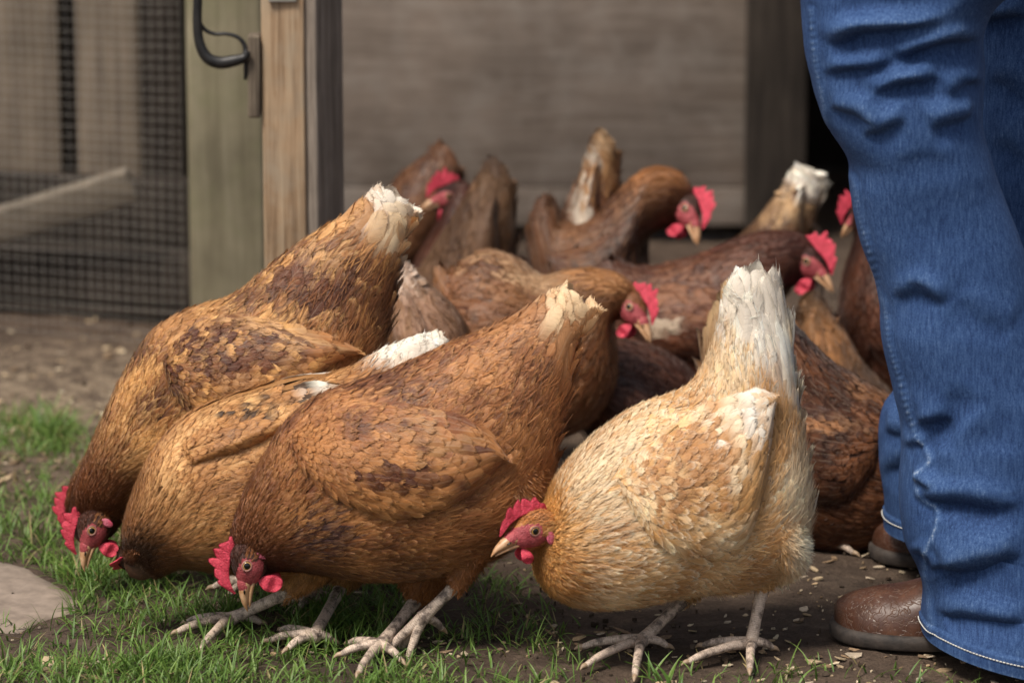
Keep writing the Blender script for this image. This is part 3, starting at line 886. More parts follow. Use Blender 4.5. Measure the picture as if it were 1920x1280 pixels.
class Hen:
    def __init__(s, label, Y, yaw, st, pal, wing=None, spots=(), wspots=(), head=None, legs=None, det=1.0, q_tail=10.0, qn=14.0, lobes=()):
        det = max(det, .82)
        s.det, s.pal, s.spots = det, pal, list(spots)
        s.nb = 11 if det >= .9 else 8
        s.bw = (.0004, .0009) if det >= .9 else (.0006, .0012)
        st = np.array(st, float)
        cx = st[:, [0, 2]].mean(); cy = st[:, [1, 3]].max()
        yaw = math.radians(yaw)
        p0 = atY(cx, 640, Y); p0[2] = 0
        s.p0 = p0
        s.t = np.array([math.cos(yaw), math.sin(yaw), 0]); s.n = np.array([math.sin(yaw), -math.cos(yaw), 0])
        s.root = tag(empty("hen", tuple(p0)), label, "hen", "hens in the flock")
        K = []
        for (tx, ty, bx, by, wd) in st:
            T, B = on_plane(tx, ty, p0, s.n), on_plane(bx, by, p0, s.n)
            K.append(np.concatenate([T, B, [wd / 1000]]))
        K = np.array(K)
        m = len(K)
        s.K = K
        NU, NV = 110, 64
        X = catmull(K, NU)
        # close both ends smoothly
        uu = np.linspace(0, 1, NU)
        endf = np.clip(1 - ((0.03 - uu).clip(0) / 0.03) ** 2, 0.0, 1) ** .5
        T, B, wd = X[:, :3], X[:, 3:6], np.maximum(X[:, 6], 0.002)
        c = (T + B) / 2; a = (T - B) / 2 * 0.94
        ph = np.linspace(0, 2 * math.pi, NV, endpoint=False)
        cs, sn = np.cos(ph), np.sin(ph)
        shr = np.interp(np.linspace(0, 1, NU) * qn, [0, 1, 2, 3], [.5, .62, .9, 1]); wd = wd * shr; a = a * np.interp(np.linspace(0, 1, NU) * qn, [0, 1, 2, 3], [.85, .93, 1, 1])[:, None]
        lat = np.sign(sn) * np.abs(sn) ** 0.9 * (1 - 0.14 * cs)
        P = c[:, None] + a[:, None] * (cs[None, :, None] * endf[:, None, None]) + s.n[None, None] * (wd * endf)[:, None, None] * lat[None, :, None] * .95
        s.sf = Surf(P, True)
        s.P = P; s.m = m
        s.qs = qn / (1.0)          # q = u * qn
        s.qn = qn
        mb = MB(); mt = MB()
        uq = np.linspace(0, 1, NU) * qn
        bcol = np.array(pal['mid']) * .7
        basec = np.tile(bcol, (NU * NV, 1))
        px_, py_ = project(P.reshape(-1, 3))
        basec = colour(pal, P.reshape(-1, 3), np.repeat(uq, NV), s.spots)[0] * .9
        Pin = P - s.sf.N * np.interp(uq, [0, 10, 14], [.0015, .002, .005])[:, None, None]
        ncut = int(NU * .93)
        mb.add(Pin[:ncut], grid_faces(ncut, NV, True), col=basec[:ncut * NV], m=1)
        for e_, row in ((0, 0), (ncut - 1, ncut - 1)):
            cpt = P[row].mean(0)
            j = np.arange(NV)
            mb.add(np.concatenate([Pin[row], cpt[None]]), T=np.stack([j, (j + 1) % NV, np.full(NV, NV)], 1), col=bcol, m=1)
        seg = np.linalg.norm(np.diff(c, axis=0), axis=1)
        s.ua = np.linspace(0, 1, NU); s.ra = np.concatenate([np.cumsum(seg[::-1])[::-1], [0]])
        sg_ = np.linalg.norm(np.diff(P, axis=0), axis=2)
        s.RA = np.concatenate([np.cumsum(sg_[::-1], 0)[::-1], np.zeros((1, NV))], 0)
        s._cover(mb, mt, q_tail)
        for lb in lobes: s._lobe(mb, *lb)
        s._head(mb, head)
        s._thighs_legs(mb, legs)
        s.body = mb.build("body", [M_FEATHER, M_DOWN, M_FACE, M_BARB], s.root)
        if mt.n: mt.build("tail", [M_FEATHER, M_BARB], s.root)
        if wing is None and m > 5:
            wing = []
            for f_, ta, tb in ((.36, .42, .58), (.42, .30, .70), (.50, .24, .74), (.58, .22, .70), (.66, .22, .62), (.74, .26, .52), (.80, .32, .42)):
                r = catmull(st, 101)[int(f_ * 100)]
                T_, B_ = r[:2], r[2:4]
                p_, q_ = T_ + (B_ - T_) * ta, T_ + (B_ - T_) * tb
                wing.append((p_[0], p_[1], q_[0], q_[1]))
        if wing is not None:
            s._wing(wing, 1, wspots)
            s._wing(wing, -1, wspots)
    def rest(s, u, v):
        w = s.sf._w(u, v)
        return s.sf._s(s.RA[..., None], w)[..., 0]
    # ---- contour feathers
    def _cover(s, mb, mt, q_tail):
        qn, det = s.qn, s.det
        k = 1 / det
        Lf = lambda u, v: ip(u * qn, QX, QL) / 1000 * (1 + (k - 1) * .8)
        Wf = lambda u, v: ip(u * qn, QX, QW) / 1000 * k
        utop = float(np.interp(-.036, -s.ra, s.ua))
        u, v = s.sf.rows(.75 / qn, utop, Lf, Wf, exp=.36)
        q = u * qn
        n = len(u)
        root, _ = s.sf.eval(u, v)
        L = Lf(u, v) * rng.uniform(.85, 1.15, n); W = Wf(u, v) * rng.uniform(.85, 1.15, n)
        rest = s.rest(u, v)
        L = np.minimum(L, np.maximum(rest + rng.uniform(-.012, .0, n) - .016 * (1 - np.abs(np.sin(2 * math.pi * v))) * (q > 9), .012))
        bot = np.clip(1 - np.abs(v - .5) / .28, 0, 1)
        col, _e = colour(s.pal, root, q, s.spots)
        du_ = .85 * L / np.maximum(s.sf.metric(u, v)[0], .04)
        tipp, _ = s.sf.eval(u + du_, v)
        colt, edge = colour(s.pal, tipp, q + du_ * qn * .8, s.spots)
        kb = (bot * np.clip((q - 4) / 2, 0, 1) * np.clip((11 - q) / 2, 0, 1))[:, None] * .75
        col = col + (np.array(s.pal['belly']) * rng.uniform(.8, 1.15, (n, 1)) - col) * kb
        colt = colt + (np.array(s.pal['belly']) * rng.uniform(.85, 1.2, (n, 1)) - colt) * kb
        lift = ip(q, [0, 2, 4, 10, 14], [.5, 1.1, 1.9, 2.3, 3.0]) / 1000 * rng.uniform(.6, 1.5, n)
        ang = rng.normal(size=n) * ip(q, [0, 4, 10, 14], [.07, .12, .13, .16])
        point = ip(q, [0, 3, 4.5, 6, 14], [.9, .85, .4, .05, .0])
        es = np.where(q > 4, .85, .85) * rng.uniform(.2, 1.2, n)
        hk = np.clip((4.6 - q) / 1.2, 0, 1)
        strk = col + (np.array(s.pal['streak']) * rng.uniform(.7, 1.2, (n, 1)) - col) * (hk * np.clip((q - 1.8) / 2.0, 0, 1) * rng.uniform(.35, 1, n))[:, None]
        # speckled neck: pale tips
        tail = q > q_tail
        nt_, ns_ = (7, 5) if det >= .9 else (5, 3)
        b = ~tail
        feathers(mb, s.sf, u[b], v[b], L[b], W[b], ang[b], lift[b], col[b], edge[b], es[b], point[b], nt=nt_, ns=ns_, streak=strk[b], colt=colt[b], barbs=s.nb, fluff=(.0010 + .0035 * bot * (q > 5.5) * (q < 11) + .0005 * (q < 4))[b], bw=s.bw, bmat=3)
        tail = tail & (q < 11.6)
        f = lambda x: x[tail]
        feathers(mt, s.sf, f(u), f(v), f(L), f(W), f(ang), f(lift), f(col), f(edge), f(es) * .6, f(point), nt=nt_ + 1, ns=ns_, ragged=.02, colt=f(colt), barbs=s.nb // 2, fluff=.0005, bw=s.bw, bmat=1)
        # loose coverts standing off the under-tail and saddle edges
        for v0_, n_, lf, qa, qb in ((.5, 44, .011, 8.8, 12.8), (0., 22, .005, 9.5, 12.6)):
            n_ = int(n_ * (1 if det >= .9 else .6))
            q2 = rng.uniform(qa, qb, n_); u2 = q2 / qn
            v2 = np.mod(v0_ + rng.normal(size=n_) * .035, 1)
            pu_ = np.maximum(s.sf.metric(u2, v2)[0], .04)
            L2 = np.minimum(rng.uniform(.030, .050, n_), s.rest(u2, v2) + (-.008 if v0_ > .2 else -.014))
            L2 = np.maximum(L2, .012)
            rt, _ = s.sf.eval(u2, v2); tp_, _ = s.sf.eval(np.minimum(u2 + .9 * L2 / pu_, 1.0), v2)
            c2, _ = colour(s.pal, rt, q2, s.spots); ct2, e2 = colour(s.pal, tp_, q2 + 1.2, s.spots)
            feathers(mt if mt.n else mb, s.sf, u2, v2, L2, rng.uniform(.013, .020, n_), rng.normal(size=n_) * .2, lf * rng.uniform(.4, 1.3, n_), c2, e2, .8, .0, nt=7, ns=5, ragged=.03, colt=ct2, barbs=8, fluff=.0012, bw=s.bw, bmat=1 if mt.n else 3)
        # the tail fan: broad quills with free rounded ends
        if mt.n:
            for q0, n_, ex in ((q_tail + .1, 20, -.016), (q_tail + .7, 19, -.004), (q_tail + 1.3, 18, .004), (q_tail + 1.9, 18, .008)):
                u2 = np.full(n_, q0 / qn) + rng.normal(size=n_) * .004
                v2 = (np.arange(n_) + .5 + rng.uniform(-.25, .25, n_)) / n_
                r2 = s.rest(u2, v2)
                L2 = r2 + rng.uniform(ex - .012, ex, n_) + .036 * np.abs(np.sin(2 * math.pi * v2)) - .028; W2 = rng.uniform(.022, .031, n_)
                rt, _ = s.sf.eval(u2 + .2 * L2 / np.maximum(s.sf.metric(u2, v2)[0], .04), v2)
                tp_, _ = s.sf.eval(np.minimum(u2 + .85 * L2 / np.maximum(s.sf.metric(u2, v2)[0], .04), 1.0), v2)
                c2, _ = colour(s.pal, rt, np.full(n_, 11.5), s.spots)
                ct2, e2 = colour(s.pal, tp_, np.full(n_, 13.), s.spots)
                feathers(mt, s.sf, u2, v2, L2, W2, rng.normal(size=n_) * .05, rng.uniform(.002, .006, n_), c2, np.clip(ct2 * .86, 0, .9), .5, .0, nt=8, ns=5, ragged=.015, colt=ct2, barbs=3, fluff=.0002, bw=s.bw, bmat=1, twist=.06 * np.where(v2 < .5, 1, -1) * rng.uniform(.6, 1.3, n_))
        if det < .9: return
        # loose downy strands on vent and flanks
        n = 2600
        u = rng.uniform(6.2, 10.8, n) / qn; v = np.mod(.5 + rng.normal(size=n) * .17, 1)
        root, _ = s.sf.eval(u, v)
        col, edge = colour(s.pal, root, u * qn, s.spots)
        bel = np.array(s.pal['belly']) * rng.uniform(.8, 1.35, (n, 1))
        hitw = np.zeros(n)
        col = col * .7 + bel * .3
        feathers(mb, s.sf, u, v, rng.uniform(.014, .026, n), rng.uniform(.0010, .0022, n), rng.normal(size=n) * .22, rng.uniform(.002, .008, n), col, np.clip(col * 1.3, 0, .9), .8, 1.0, off=.002, nt=5, ns=3, ragged=0)
    def _lobe(s, mb, cx, cy, rx, ry, ang, lat, cols):
        """soft bulge of thigh and vent fluff; ang = picture angle the feathers hang towards"""
        c = on_plane(cx, cy, s.p0, s.n)
        ax = on_plane(cx + rx * math.cos(math.radians(ang)), cy + rx * math.sin(math.radians(ang)), s.p0, s.n) - c
        ay = on_plane(cx - ry * math.sin(math.radians(ang)), cy + ry * math.cos(math.radians(ang)), s.p0, s.n) - c
        nu, nv = 40, 48
        th = np.linspace(.03, math.pi - .03, nu); ph = np.linspace(0, 2 * math.pi, nv, endpoint=False)
        P = c - ax * np.cos(th)[:, None, None] + (ay * np.cos(ph)[None, :, None] + s.n * lat * np.sin(ph)[None, :, None]) * np.sin(th)[:, None, None] ** .85
        sf = Surf(P, True)
        mb.add(P - sf.N * .002, grid_faces(nu, nv, True), col=np.array(cols[0]) * .7, m=1)
        L_ = lambda u, v: np.full(np.shape(u), .024); W_ = lambda u, v: np.full(np.shape(u), .012)
        u, v = sf.rows(.03, .93, L_, W_, exp=.30, side=.5)
        n = len(u)
        k = np.clip(.5 + .6 * vnoise(sf.eval(u, v)[0], 45, 12) + rng.normal(size=n) * .12, 0, 1)[:, None]
        rim = np.clip((u - .55) / .35, 0, 1)[:, None]
        col = np.array(cols[0]) * (1 - k) + np.array(cols[1]) * k
        col = col + (np.array(cols[2]) - col) * rim * .9
        px_, py_ = project(sf.eval(u, v)[0])
        for (sx, sy, rx_, ry_, sc, st_) in s.spots:
            f_ = np.clip(1.25 - np.hypot((px_ - sx) / rx_, (py_ - sy) / ry_), 0, 1)[:, None] * st_
            col = col + (np.array(sc) - col) * np.clip(f_ * 1.3, 0, 1)
        colt = np.clip(col * 1.12, 0, .9)
        feathers(mb, sf, u, v, L_(u, v) * rng.uniform(.8, 1.2, n), W_(u, v) * rng.uniform(.8, 1.2, n), rng.normal(size=n) * .18, rng.uniform(.001, .003, n), col, colt, .4, .25, nt=6, ns=5, colt=colt, barbs=26, fluff=.006, bw=(.0004, .0008), bmat=3)
    # ---- head
    def _head(s, mb, h):
        if h is None:
            c0, c1 = s.K[0][:6].reshape(2, 3).mean(0), s.K[1][:6].reshape(2, 3).mean(0)
            F = c0 - c1; F /= np.linalg.norm(F)
            up = s.K[1][:3] - s.K[1][3:6]
            eye = c0; S = .9; turn = 0; roll = 0
        else:
            e = h['eye']
            eye = on_plane(*e, s.p0 + s.n * (.012 + h.get('out', 0)), s.n)
            tip = on_plane(*h['tip'], s.p0 + s.n * (.012 + h.get('out', 0)), s.n)
            cmb = on_plane(*h['comb'], s.p0 + s.n * (.012 + h.get('out', 0)), s.n)
            d = tip - eye
            S = h.get('S', np.linalg.norm(d) / .0475) * 1.2
            d /= np.linalg.norm(d)
            up = cmb - eye; up = up - d * np.dot(up, d); up /= np.linalg.norm(up)
            g = math.radians(22)
            F = d * math.cos(g) + up * math.sin(g)
            turn = math.radians(h.get('turn', 0)); roll = math.radians(h.get('roll', 0))
        U = up - F * np.dot(up, F); U /= np.linalg.norm(U)
        Nn = s.n.copy(); Nn = Nn - F * np.dot(Nn, F) - U * np.dot(Nn, U); Nn /= np.linalg.norm(Nn)
        F, Nn = F * math.cos(turn) + Nn * math.sin(turn), Nn * math.cos(turn) - F * math.sin(turn)
        U, Nn = U * math.cos(roll) + Nn * math.sin(roll), Nn * math.cos(roll) - U * math.sin(roll)
        O = eye - Nn * .012 * S if h is not None else eye
        mm = .001 * S
        R = np.stack([F, U, Nn], 0)
        w = lambda p: O + (np.asarray(p, float) * mm) @ R
        # skull: egg tapering to the beak
        nu, nv = 44, 40
        tt = np.linspace(0.02, math.pi - 0.02, nu)
        ph = np.linspace(0, 2 * math.pi, nv, endpoint=False)
        f = np.cos(tt)
        fx = -4 + 24 * f
        taper = 1 - .30 * np.clip(f, 0, 1) ** 1.5
        ru = 16.8 * np.sin(tt) * taper; rl = 13.8 * np.sin(tt) * taper
        cyy = -1.5 - 5 * np.clip(f, 0, 1)
        Pl = np.stack([np.repeat(fx[:, None], nv, 1), cyy[:, None] + ru[:, None] * np.cos(ph), rl[:, None] * np.sin(ph)], -1)
        # cheek and brow: eye socket dent
        dE = np.hypot(Pl[..., 0], Pl[..., 1])
        Pl[..., 2] *= 1 - .07 * np.exp(-(dE / 5.5) ** 2)
        W3 = w(Pl)
        sk = Surf(W3, True)
        q = grid_faces(nu, nv, True)
        cen = Pl.reshape(-1, 3)[q].mean(1)
        def face_mask(p):
            a_ = np.hypot((p[..., 0] - 2.5) / 15.5, (p[..., 1] + 4.5) / 11.0) < 1
            b_ = (p[..., 0] > 9) & (p[..., 1] < 4)
            tuft = np.hypot((p[..., 0] + 10.5) / 4.5, (p[..., 1] + 1.5) / 6) < 1
            return (a_ | b_) & ~tuft
        fm = face_mask(cen)
        hc = np.array(s.pal['head'])
        mb.add(W3, q[fm], col=hc, m=2)
        mb.add(W3, q[~fm], col=hc, m=1)
        # tiny head feathers
        n = int(1500 * s.det ** 2)
        u = rng.uniform(.05, .97, n); v = rng.uniform(size=n)
        rp = sk._s(Pl, sk._w(u, v))
        ok = ~face_mask(rp + np.array([-1.5, 0, 0]))
        u, v, rp = u[ok], v[ok], rp[ok]
        n = len(u)
        tuft = (np.hypot((rp[:, 0] + 10.5) / 5.5, (rp[:, 1] + 1.5) / 7) < 1)[:, None]
        col = hc * rng.uniform(.7, 1.35, (n, 1))
        tc = np.array(s.pal['mid']) * .8 + hc * .2
        col = np.where(tuft, tc * rng.uniform(.85, 1.15, (n, 1)), col)
        back = np.clip((-rp[:, 0] - 8) / 18, 0, 1)[:, None]
        col = col + (np.array(s.pal['neck']) - col) * back * .6 * (~tuft)
        feathers(mb, sk, u, v, rng.uniform(.006, .010, n) * S, rng.uniform(.0018, .003, n) * S, rng.normal(size=n) * .18, .0011, col, np.clip(col * 1.3, 0, .9), .5, .9, off=.0003, nt=4, ns=3, ragged=0, barbs=3, fluff=.0004, bmat=3)
        # fine bristles in the face
        # ---- beak
        bk = MB()
        def mand(cl, hh, ww, nn=12):
            K = catmull(np.concatenate([np.array(cl, float), np.array(hh, float)[:, None], np.array(ww, float)[:, None]], 1), 14)
            a_ = np.linspace(0, 2 * math.pi, nn, endpoint=False)
            V = []
            for r in K:
                ring = np.stack([np.full(nn, 12 + (r[0] - 12) * .84), -5.5 + (r[1] + 5.5) * .9 + r[2] * np.cos(a_), r[3] * np.sin(a_)], 1)
                V.append(ring)
            V = np.concatenate(V)
            uv = np.zeros((len(V), 2))
            k = len(K)
            V = np.concatenate([V, [[12 + (K[-1][0] - 11.5) * .84, -5.8 + (K[-1][1] + 5.5) * .9, 0]]])
            j = np.arange(nn)
            bk.add(w(V), grid_faces(k, nn, True), np.stack([np.full(nn, k * nn), (k - 1) * nn + j, (k - 1) * nn + (j + 1) % nn], 1))
        mand([(12, -5.5), (20, -6.5), (29, -8.8), (38, -13), (43.5, -17.6)], [5.5, 5.6, 4.6, 2.6, .5], [7, 6.6, 5, 2.7, .5])
        mand([(8, -12), (18, -12.5), (28, -14.6), (36, -17), (39, -18.2)], [2.4, 2.6, 2.1, 1.2, .4], [6, 5.4, 3.8, 1.7, .4])
        bk.build("beak", [M_BEAK], s.root)
        # cere: red skin over the beak root
        cr = MB()
        nu2, nv2 = 16, 20
        tt = np.linspace(.05, math.pi - .05, nu2); ph = np.linspace(0, 2 * math.pi, nv2, endpoint=False)
        Pc = np.stack([np.repeat((17 + 9 * np.cos(tt))[:, None], nv2, 1), -5.0 - 2.5 * np.cos(tt)[:, None] + 6.4 * np.sin(tt)[:, None] * np.cos(ph), 6.9 * np.sin(tt)[:, None] * np.sin(ph)], -1)
        cr.add(w(Pc), grid_faces(nu2, nv2, True))
        # nostril slits
        for sg in (-1, 1):
            a_ = np.linspace(0, 1, 6)
            tube(cr, w(np.stack([21 + 4 * a_, -6.2 - 1.6 * a_, sg * (6.6 - .9 * a_)], 1)), np.array([.3, .7, .8, .8, .6, .3]) * mm, 6, m=1)
        cr.build("cere", [M_FACE, M_PUPIL], s.root)
        # ---- comb
        cb = MB()
        cs_ = h.get('cs', 1.0) if h else 1.0
        nb, nh, = 64, 12
        b = np.linspace(0, 1, nb)
        bx = 27 - 42 * b
        by = -1.5 + 16.5 * np.clip(1 - ((bx - (-2)) / 29.5) ** 2, 0, 1) ** .7 - 1.5
        spk = np.abs(np.sin(math.pi * (b * 5.6 + .15)))
        hh = (6 + 13 * np.sin(math.pi * np.clip(b * .95 + .06, 0, 1)) ** .8) * (.62 + .46 * spk ** .55 * (.75 + .25 * np.sin(b * 23 + len(s.spots)))) * cs_ * .86
        hh *= np.clip(b / .08, .15, 1) * np.clip((1 - b) / .05, .3, 1)
        j = np.linspace(0, 1, nh)
        lean = h.get('lean', 0) if h else 0
        pts = []
        for sg in (1, -1):
            ths = 2.6 * (1 - .62 * j) * np.sqrt(np.clip(1 - j ** 8, 0, 1))
            X = bx[:, None] - 5 * j * (b[:, None] - .25) * 1.4 + 1.3 * np.sin(b[:, None] * 40) * j * .3
            Yy = by[:, None] + hh[:, None] * j
            Z = lean * (j ** 1.5) * hh[:, None] * .5 + sg * ths[None] * np.clip(np.minimum(b, 1 - b)[:, None] / .06, .1, 1) + 1.2 * np.sin(b * 9)[:, None] * j
            pts.append(np.stack([X, Yy, Z], -1))
        V = np.concatenate([pts[0], pts[1][:, ::-1]], 1)      # ring per b
        cb.add(w(V), grid_faces(nb, 2 * nh, True))
        cb.build("comb", [M_COMB], s.root)
        # ---- wattles, ear lobes, eyes
        ws = h.get('ws', 1.0) if h else 1.0
        for sg in (1, -1):
            wt = MB()
            tt = np.linspace(.04, math.pi - .04, 18); ph = np.linspace(0, 2 * math.pi, 24, endpoint=False)
            # flattened drop hanging from the jaw
            X = np.cos(tt)
            R_ = np.sin(tt)
            yy = -15 - 10 * ws + 10 * ws * X[:, None] * np.ones(24)
            rr = R_[:, None] * (1 - .25 * X[:, None])
            Pw = np.stack([9 + 7.6 * ws * rr * np.cos(ph) * (1 + .12 * np.sin(3 * ph + 2 * sg)) - 3 * (1 - X[:, None]) / 2, yy, sg * (5.5 + 1.0 * (1 - X[:, None])) + 1.3 * np.sin(yy * .5) * sg + 1.5 * rr * np.sin(ph) + .9 * np.sin(3 * ph + 1) * rr * (1 - X[:, None]) * .5], -1)
            wt.add(w(Pw), grid_faces(18, 24, True))
            wt.build("wattle", [M_COMB], s.root)
            el = MB()
            Pe = np.stack([-13.5 + 3.8 * R_[:, None] * np.cos(ph), -9.0 + 6.4 * X[:, None] + 0 * ph, sg * (12.6 + 1.5 * R_[:, None] * np.sin(ph) * sg)], -1)
            el.add(w(Pe), grid_faces(18, 24, True))
            el.build("earlobe", [M_LOBE], s.root)
            ey = MB()
            tt2 = np.linspace(.001, math.pi - .001, 22); r = 4.9
            Pe = np.stack([r * np.sin(tt2)[:, None] * np.cos(ph), r * np.sin(tt2)[:, None] * np.sin(ph), sg * (10.2 + r * .82 * np.cos(tt2)[:, None] + 0 * ph)], -1)
            qq = grid_faces(22, 24, True)
            ring = qq[:, 0] // 24
            ey.add(w(Pe), qq[ring < 4], m=0)
            ey.add(w(Pe), qq[(ring >= 4) & (ring < 9)], m=1)
            ey.add(w(Pe), qq[ring >= 9], m=2)
            a_ = np.linspace(0, 2 * math.pi, 25)
            tube(ey, w(np.stack([4.5 * np.cos(a_), 3.9 * np.sin(a_), np.full(25, sg * 12.7)], 1)), np.full(25, .85 * mm), 8, m=2)
            ey.build("eye", [M_PUPIL, M_IRIS, M_LID], s.root)
    # ---- thighs (feathered, part of the body) and bare legs
    def _thighs_legs(s, mb, legs):
        if legs is None:
            legs = []
            i = int(len(s.K) * .52)
            for sg in (1, -1):
                c = s.K[i]
                B = c[3:6]; T = c[:3]
                top = B + (T - B) * .25
                fwd = s.K[0][:3] - s.K[-1][:3]; fwd[2] = 0; fwd /= np.linalg.norm(fwd)
                hz = max(B[2] - .015, .03)
                hk = B * 1.0 - fwd * .015; hk[2] = hz
                an = hk + fwd * .03; an[2] = .012
                o = s.n * sg * .04
                toes = []
                for aa in (-.5, 0, .5):
                    dr = np.array([fwd[0] * math.cos(aa) - fwd[1] * math.sin(aa), fwd[0] * math.sin(aa) + fwd[1] * math.cos(aa), 0])
                    tp = an + o + dr * .055; tp[2] = .004
                    toes.append(tp)
                tp = an + o - fwd * .025; tp[2] = .004
                toes.append(tp)
                s._leg(mb, top + o, hk + o, an + o, toes, .035)
            return
        for g in legs:
            o = s.p0 + s.n * g['side'] * g.get('lat', .04)
            kn, hk = on_plane(*g['kn'], o, s.n), on_plane(*g['hk'], o, s.n)
            if g.get('air'):
                an = on_plane(*g['an'], o, s.n)
                toes = [on_plane(*t[:2], o + s.n * t[2], s.n) for t in g['toes']]
            else:
                an = ground(*g['an'], z=.012)
                toes = [ground(*t[:2], z=.005) for t in g['toes']]
            s._leg(mb, kn, hk, an, toes, g.get('r', .034))
    def _leg(s, mb, kn, hk, an, toes, r):
        # thigh feathers
        pts = np.stack([kn, kn * .6 + hk * .4, kn * .25 + hk * .75, hk * 1.02 - kn * .02])
        rad = np.array([r, r * .86, r * .55, .0085])
        K = catmull(np.concatenate([pts, rad[:, None]], 1), 30)
        ax = hk - kn; ax /= np.linalg.norm(ax)
        X = np.cross(ax, s.n); X /= np.linalg.norm(X); Yv = np.cross(ax, X)
        a_ = np.linspace(0, 2 * math.pi, 32, endpoint=False)
        P = K[:, None, :3] + K[:, 3][:, None, None] * (np.cos(a_)[None, :, None] * X + np.sin(a_)[None, :, None] * Yv)
        sf = Surf(P, True)
        mb.add(P - sf.N * .001, grid_faces(30, 32, True), col=np.array(s.pal['belly']) * .7, m=1)
        Lf = lambda u, v: np.full(np.shape(u), .018 / s.det)
        Wf = lambda u, v: np.full(np.shape(u), .0075 / s.det)
        u, v = sf.rows(.02, .95, Lf, Wf)
        n = len(u)
        root, _ = sf.eval(u, v)
        col = np.array(s.pal['belly']) * rng.uniform(.6, 1.2, (n, 1)) * .55 + np.array(s.pal['mid']) * .45 * rng.uniform(.6, 1.2, (n, 1))
        feathers(mb, sf, u, v, Lf(u, v) * rng.uniform(.8, 1.2, n), Wf(u, v), rng.normal(size=n) * .15, .002 * rng.uniform(.5, 1.6, n), col, np.clip(col * 1.25, 0, .9), .5, .35, nt=5, ns=3, barbs=s.nb, fluff=.003, bw=s.bw, bmat=3)
        # bare shank and toes
        lg = MB()
        d = an - hk
        tube(lg, [hk - d * .12, hk, hk + d * .25, hk + d * .6, hk + d * .9, an], [.007, .0085, .0068, .0062, .0072, .0085], 14, res=26)
        leg = lg.build("leg", [M_LEG], s.root)
        ft = MB()
        cl = MB()
        side = np.array([0, 0, 1.0])
        for k, tp in enumerate(toes):
            dv = tp - an
            Lg = np.linalg.norm(dv)
            hump = .004 if not np.abs(dv[2]) > .03 else .002
            p = [an + dv * f_ + side * hh_ for f_, hh_ in ((0, 0), (.25, hump * .9), (.5, hump), (.78, hump * .8), (1, 0))]
            tube(ft, p, [0.0076, .0055, .0048, .0043, .0032], 12, res=22)
            dn = dv / Lg
            cl = MB(); tube(cl, [tp - dn * .002, tp + dn * .004 + side * .0006, tp + dn * .009 - side * .002], [.0033, .0026, .0006], 8, res=8); cl.build('claw', [M_CLAW], leg)
        f_ = ft.build("foot", [M_LEG], leg)
    # ---- folded wing, lies over the flank
    def _wing(s, st, side, wspots):
        st = np.array(st, float)
        K = []
        for r in st:
            K.append(np.concatenate([on_plane(r[0], r[1], s.p0, s.n), on_plane(r[2], r[3], s.p0, s.n)]))
        NU, NV = 60, 28
        X = catmull(np.array(K), NU)
        vv = np.linspace(0, 1, NV)
        Q = X[:, None, :3] * (1 - vv)[None, :, None] + X[:, None, 3:] * vv[None, :, None]
        # lateral position of the body flank under every wing point
        half = s.P[:, 1:32:2].reshape(-1, 3)
        bs, bz, bl = (half - s.p0) @ s.t, half[:, 2], (half - s.p0) @ s.n
        qs, qz = ((Q - s.p0) @ s.t).ravel(), Q[..., 2].ravel()
        d2 = (qs[:, None] - bs[None]) ** 2 + (qz[:, None] - bz[None]) ** 2
        wt = 1 / (d2 + 1.5e-5) ** 2
        lat = ((wt * bl).sum(1) / wt.sum(1)).reshape(NU, NV)
        for _ in range(6):
            lat[1:-1] = (lat[:-2] + 2 * lat[1:-1] + lat[2:]) / 4
            lat[:, 1:-1] = (lat[:, :-2] + 2 * lat[:, 1:-1] + lat[:, 2:]) / 4
        us = np.linspace(0, 1, NU)
        bul = .016 * (np.sin(math.pi * np.clip(vv * .92 + .04, 0, 1)) ** .55)[None] * (np.clip(us / .25, 0, 1) ** .5 * (.55 + .45 * np.clip((1 - us) / .3, 0, 1)))[:, None]
        latw = lat + .002 + bul + .009 * us[:, None] ** 1.5 * (1 - .85 * vv[None])
        P = Q + s.n * (latw * side)[..., None]
        sf = Surf(P, False, out=s.n * side)
        mb = MB()
        ed = MB()
        fac = grid_faces(NU, NV, False)
        mb.add(P - sf.N * .001, fac, col=np.array(s.pal['mid']) * .7, m=1)
        low = Q + s.n * ((lat - .006) * side)[..., None]
        for e1, e2 in ((P[:, 0], low[:, 0]), (P[:, -1], low[:, -1]), (P[0], low[0]), (P[-1], low[-1])):
            mb.add(np.stack([e1 - s.n * side * .001, e2]), grid_faces(2, len(e1), False), col=np.array(s.pal['mid']) * .7, m=1)
        det = s.det
        k = 1 / det
        Lf = lambda u, v: ip(u, [0, .25, .5, .75, 1], [14, 22, 33, 60, 70]) / 1000 * (1 + (k - 1) * .8)
        Wf = lambda u, v: ip(u, [0, .25, .5, .75, 1], [9, 12.5, 15, 17, 17]) / 1000 * k
        u, v = sf.rows(-.02, .90, Lf, Wf, exp=.40, side=.6)
        n = len(u)
        root, _ = sf.eval(u, v)
        L = Lf(u, v) * rng.uniform(.85, 1.15, n) * np.where(v > .75, 1.15, 1)
        L = np.minimum(L, np.maximum((1.06 - u), .12) * (np.linalg.norm(K[-1][:3] - K[0][:3]) * 1.05))
        W = Wf(u, v) * rng.uniform(.85, 1.15, n)
        sp_ = list(s.spots) + list(wspots)
        col, _e = colour(s.pal, root, np.full(n, 7.0), sp_)
        tipp, _ = sf.eval(u + .8 * L / np.maximum(sf.metric(u, v)[0], .04), v)
        colt, edge = colour(s.pal, tipp, np.full(n, 7.0), sp_)
        ang = rng.normal(size=n) * .10 + .10 * (1 - u)
        lift = rng.uniform(.0014, .0030, n) * np.where(u > .5, .6, 1)
        es = rng.uniform(.3, .85, n)
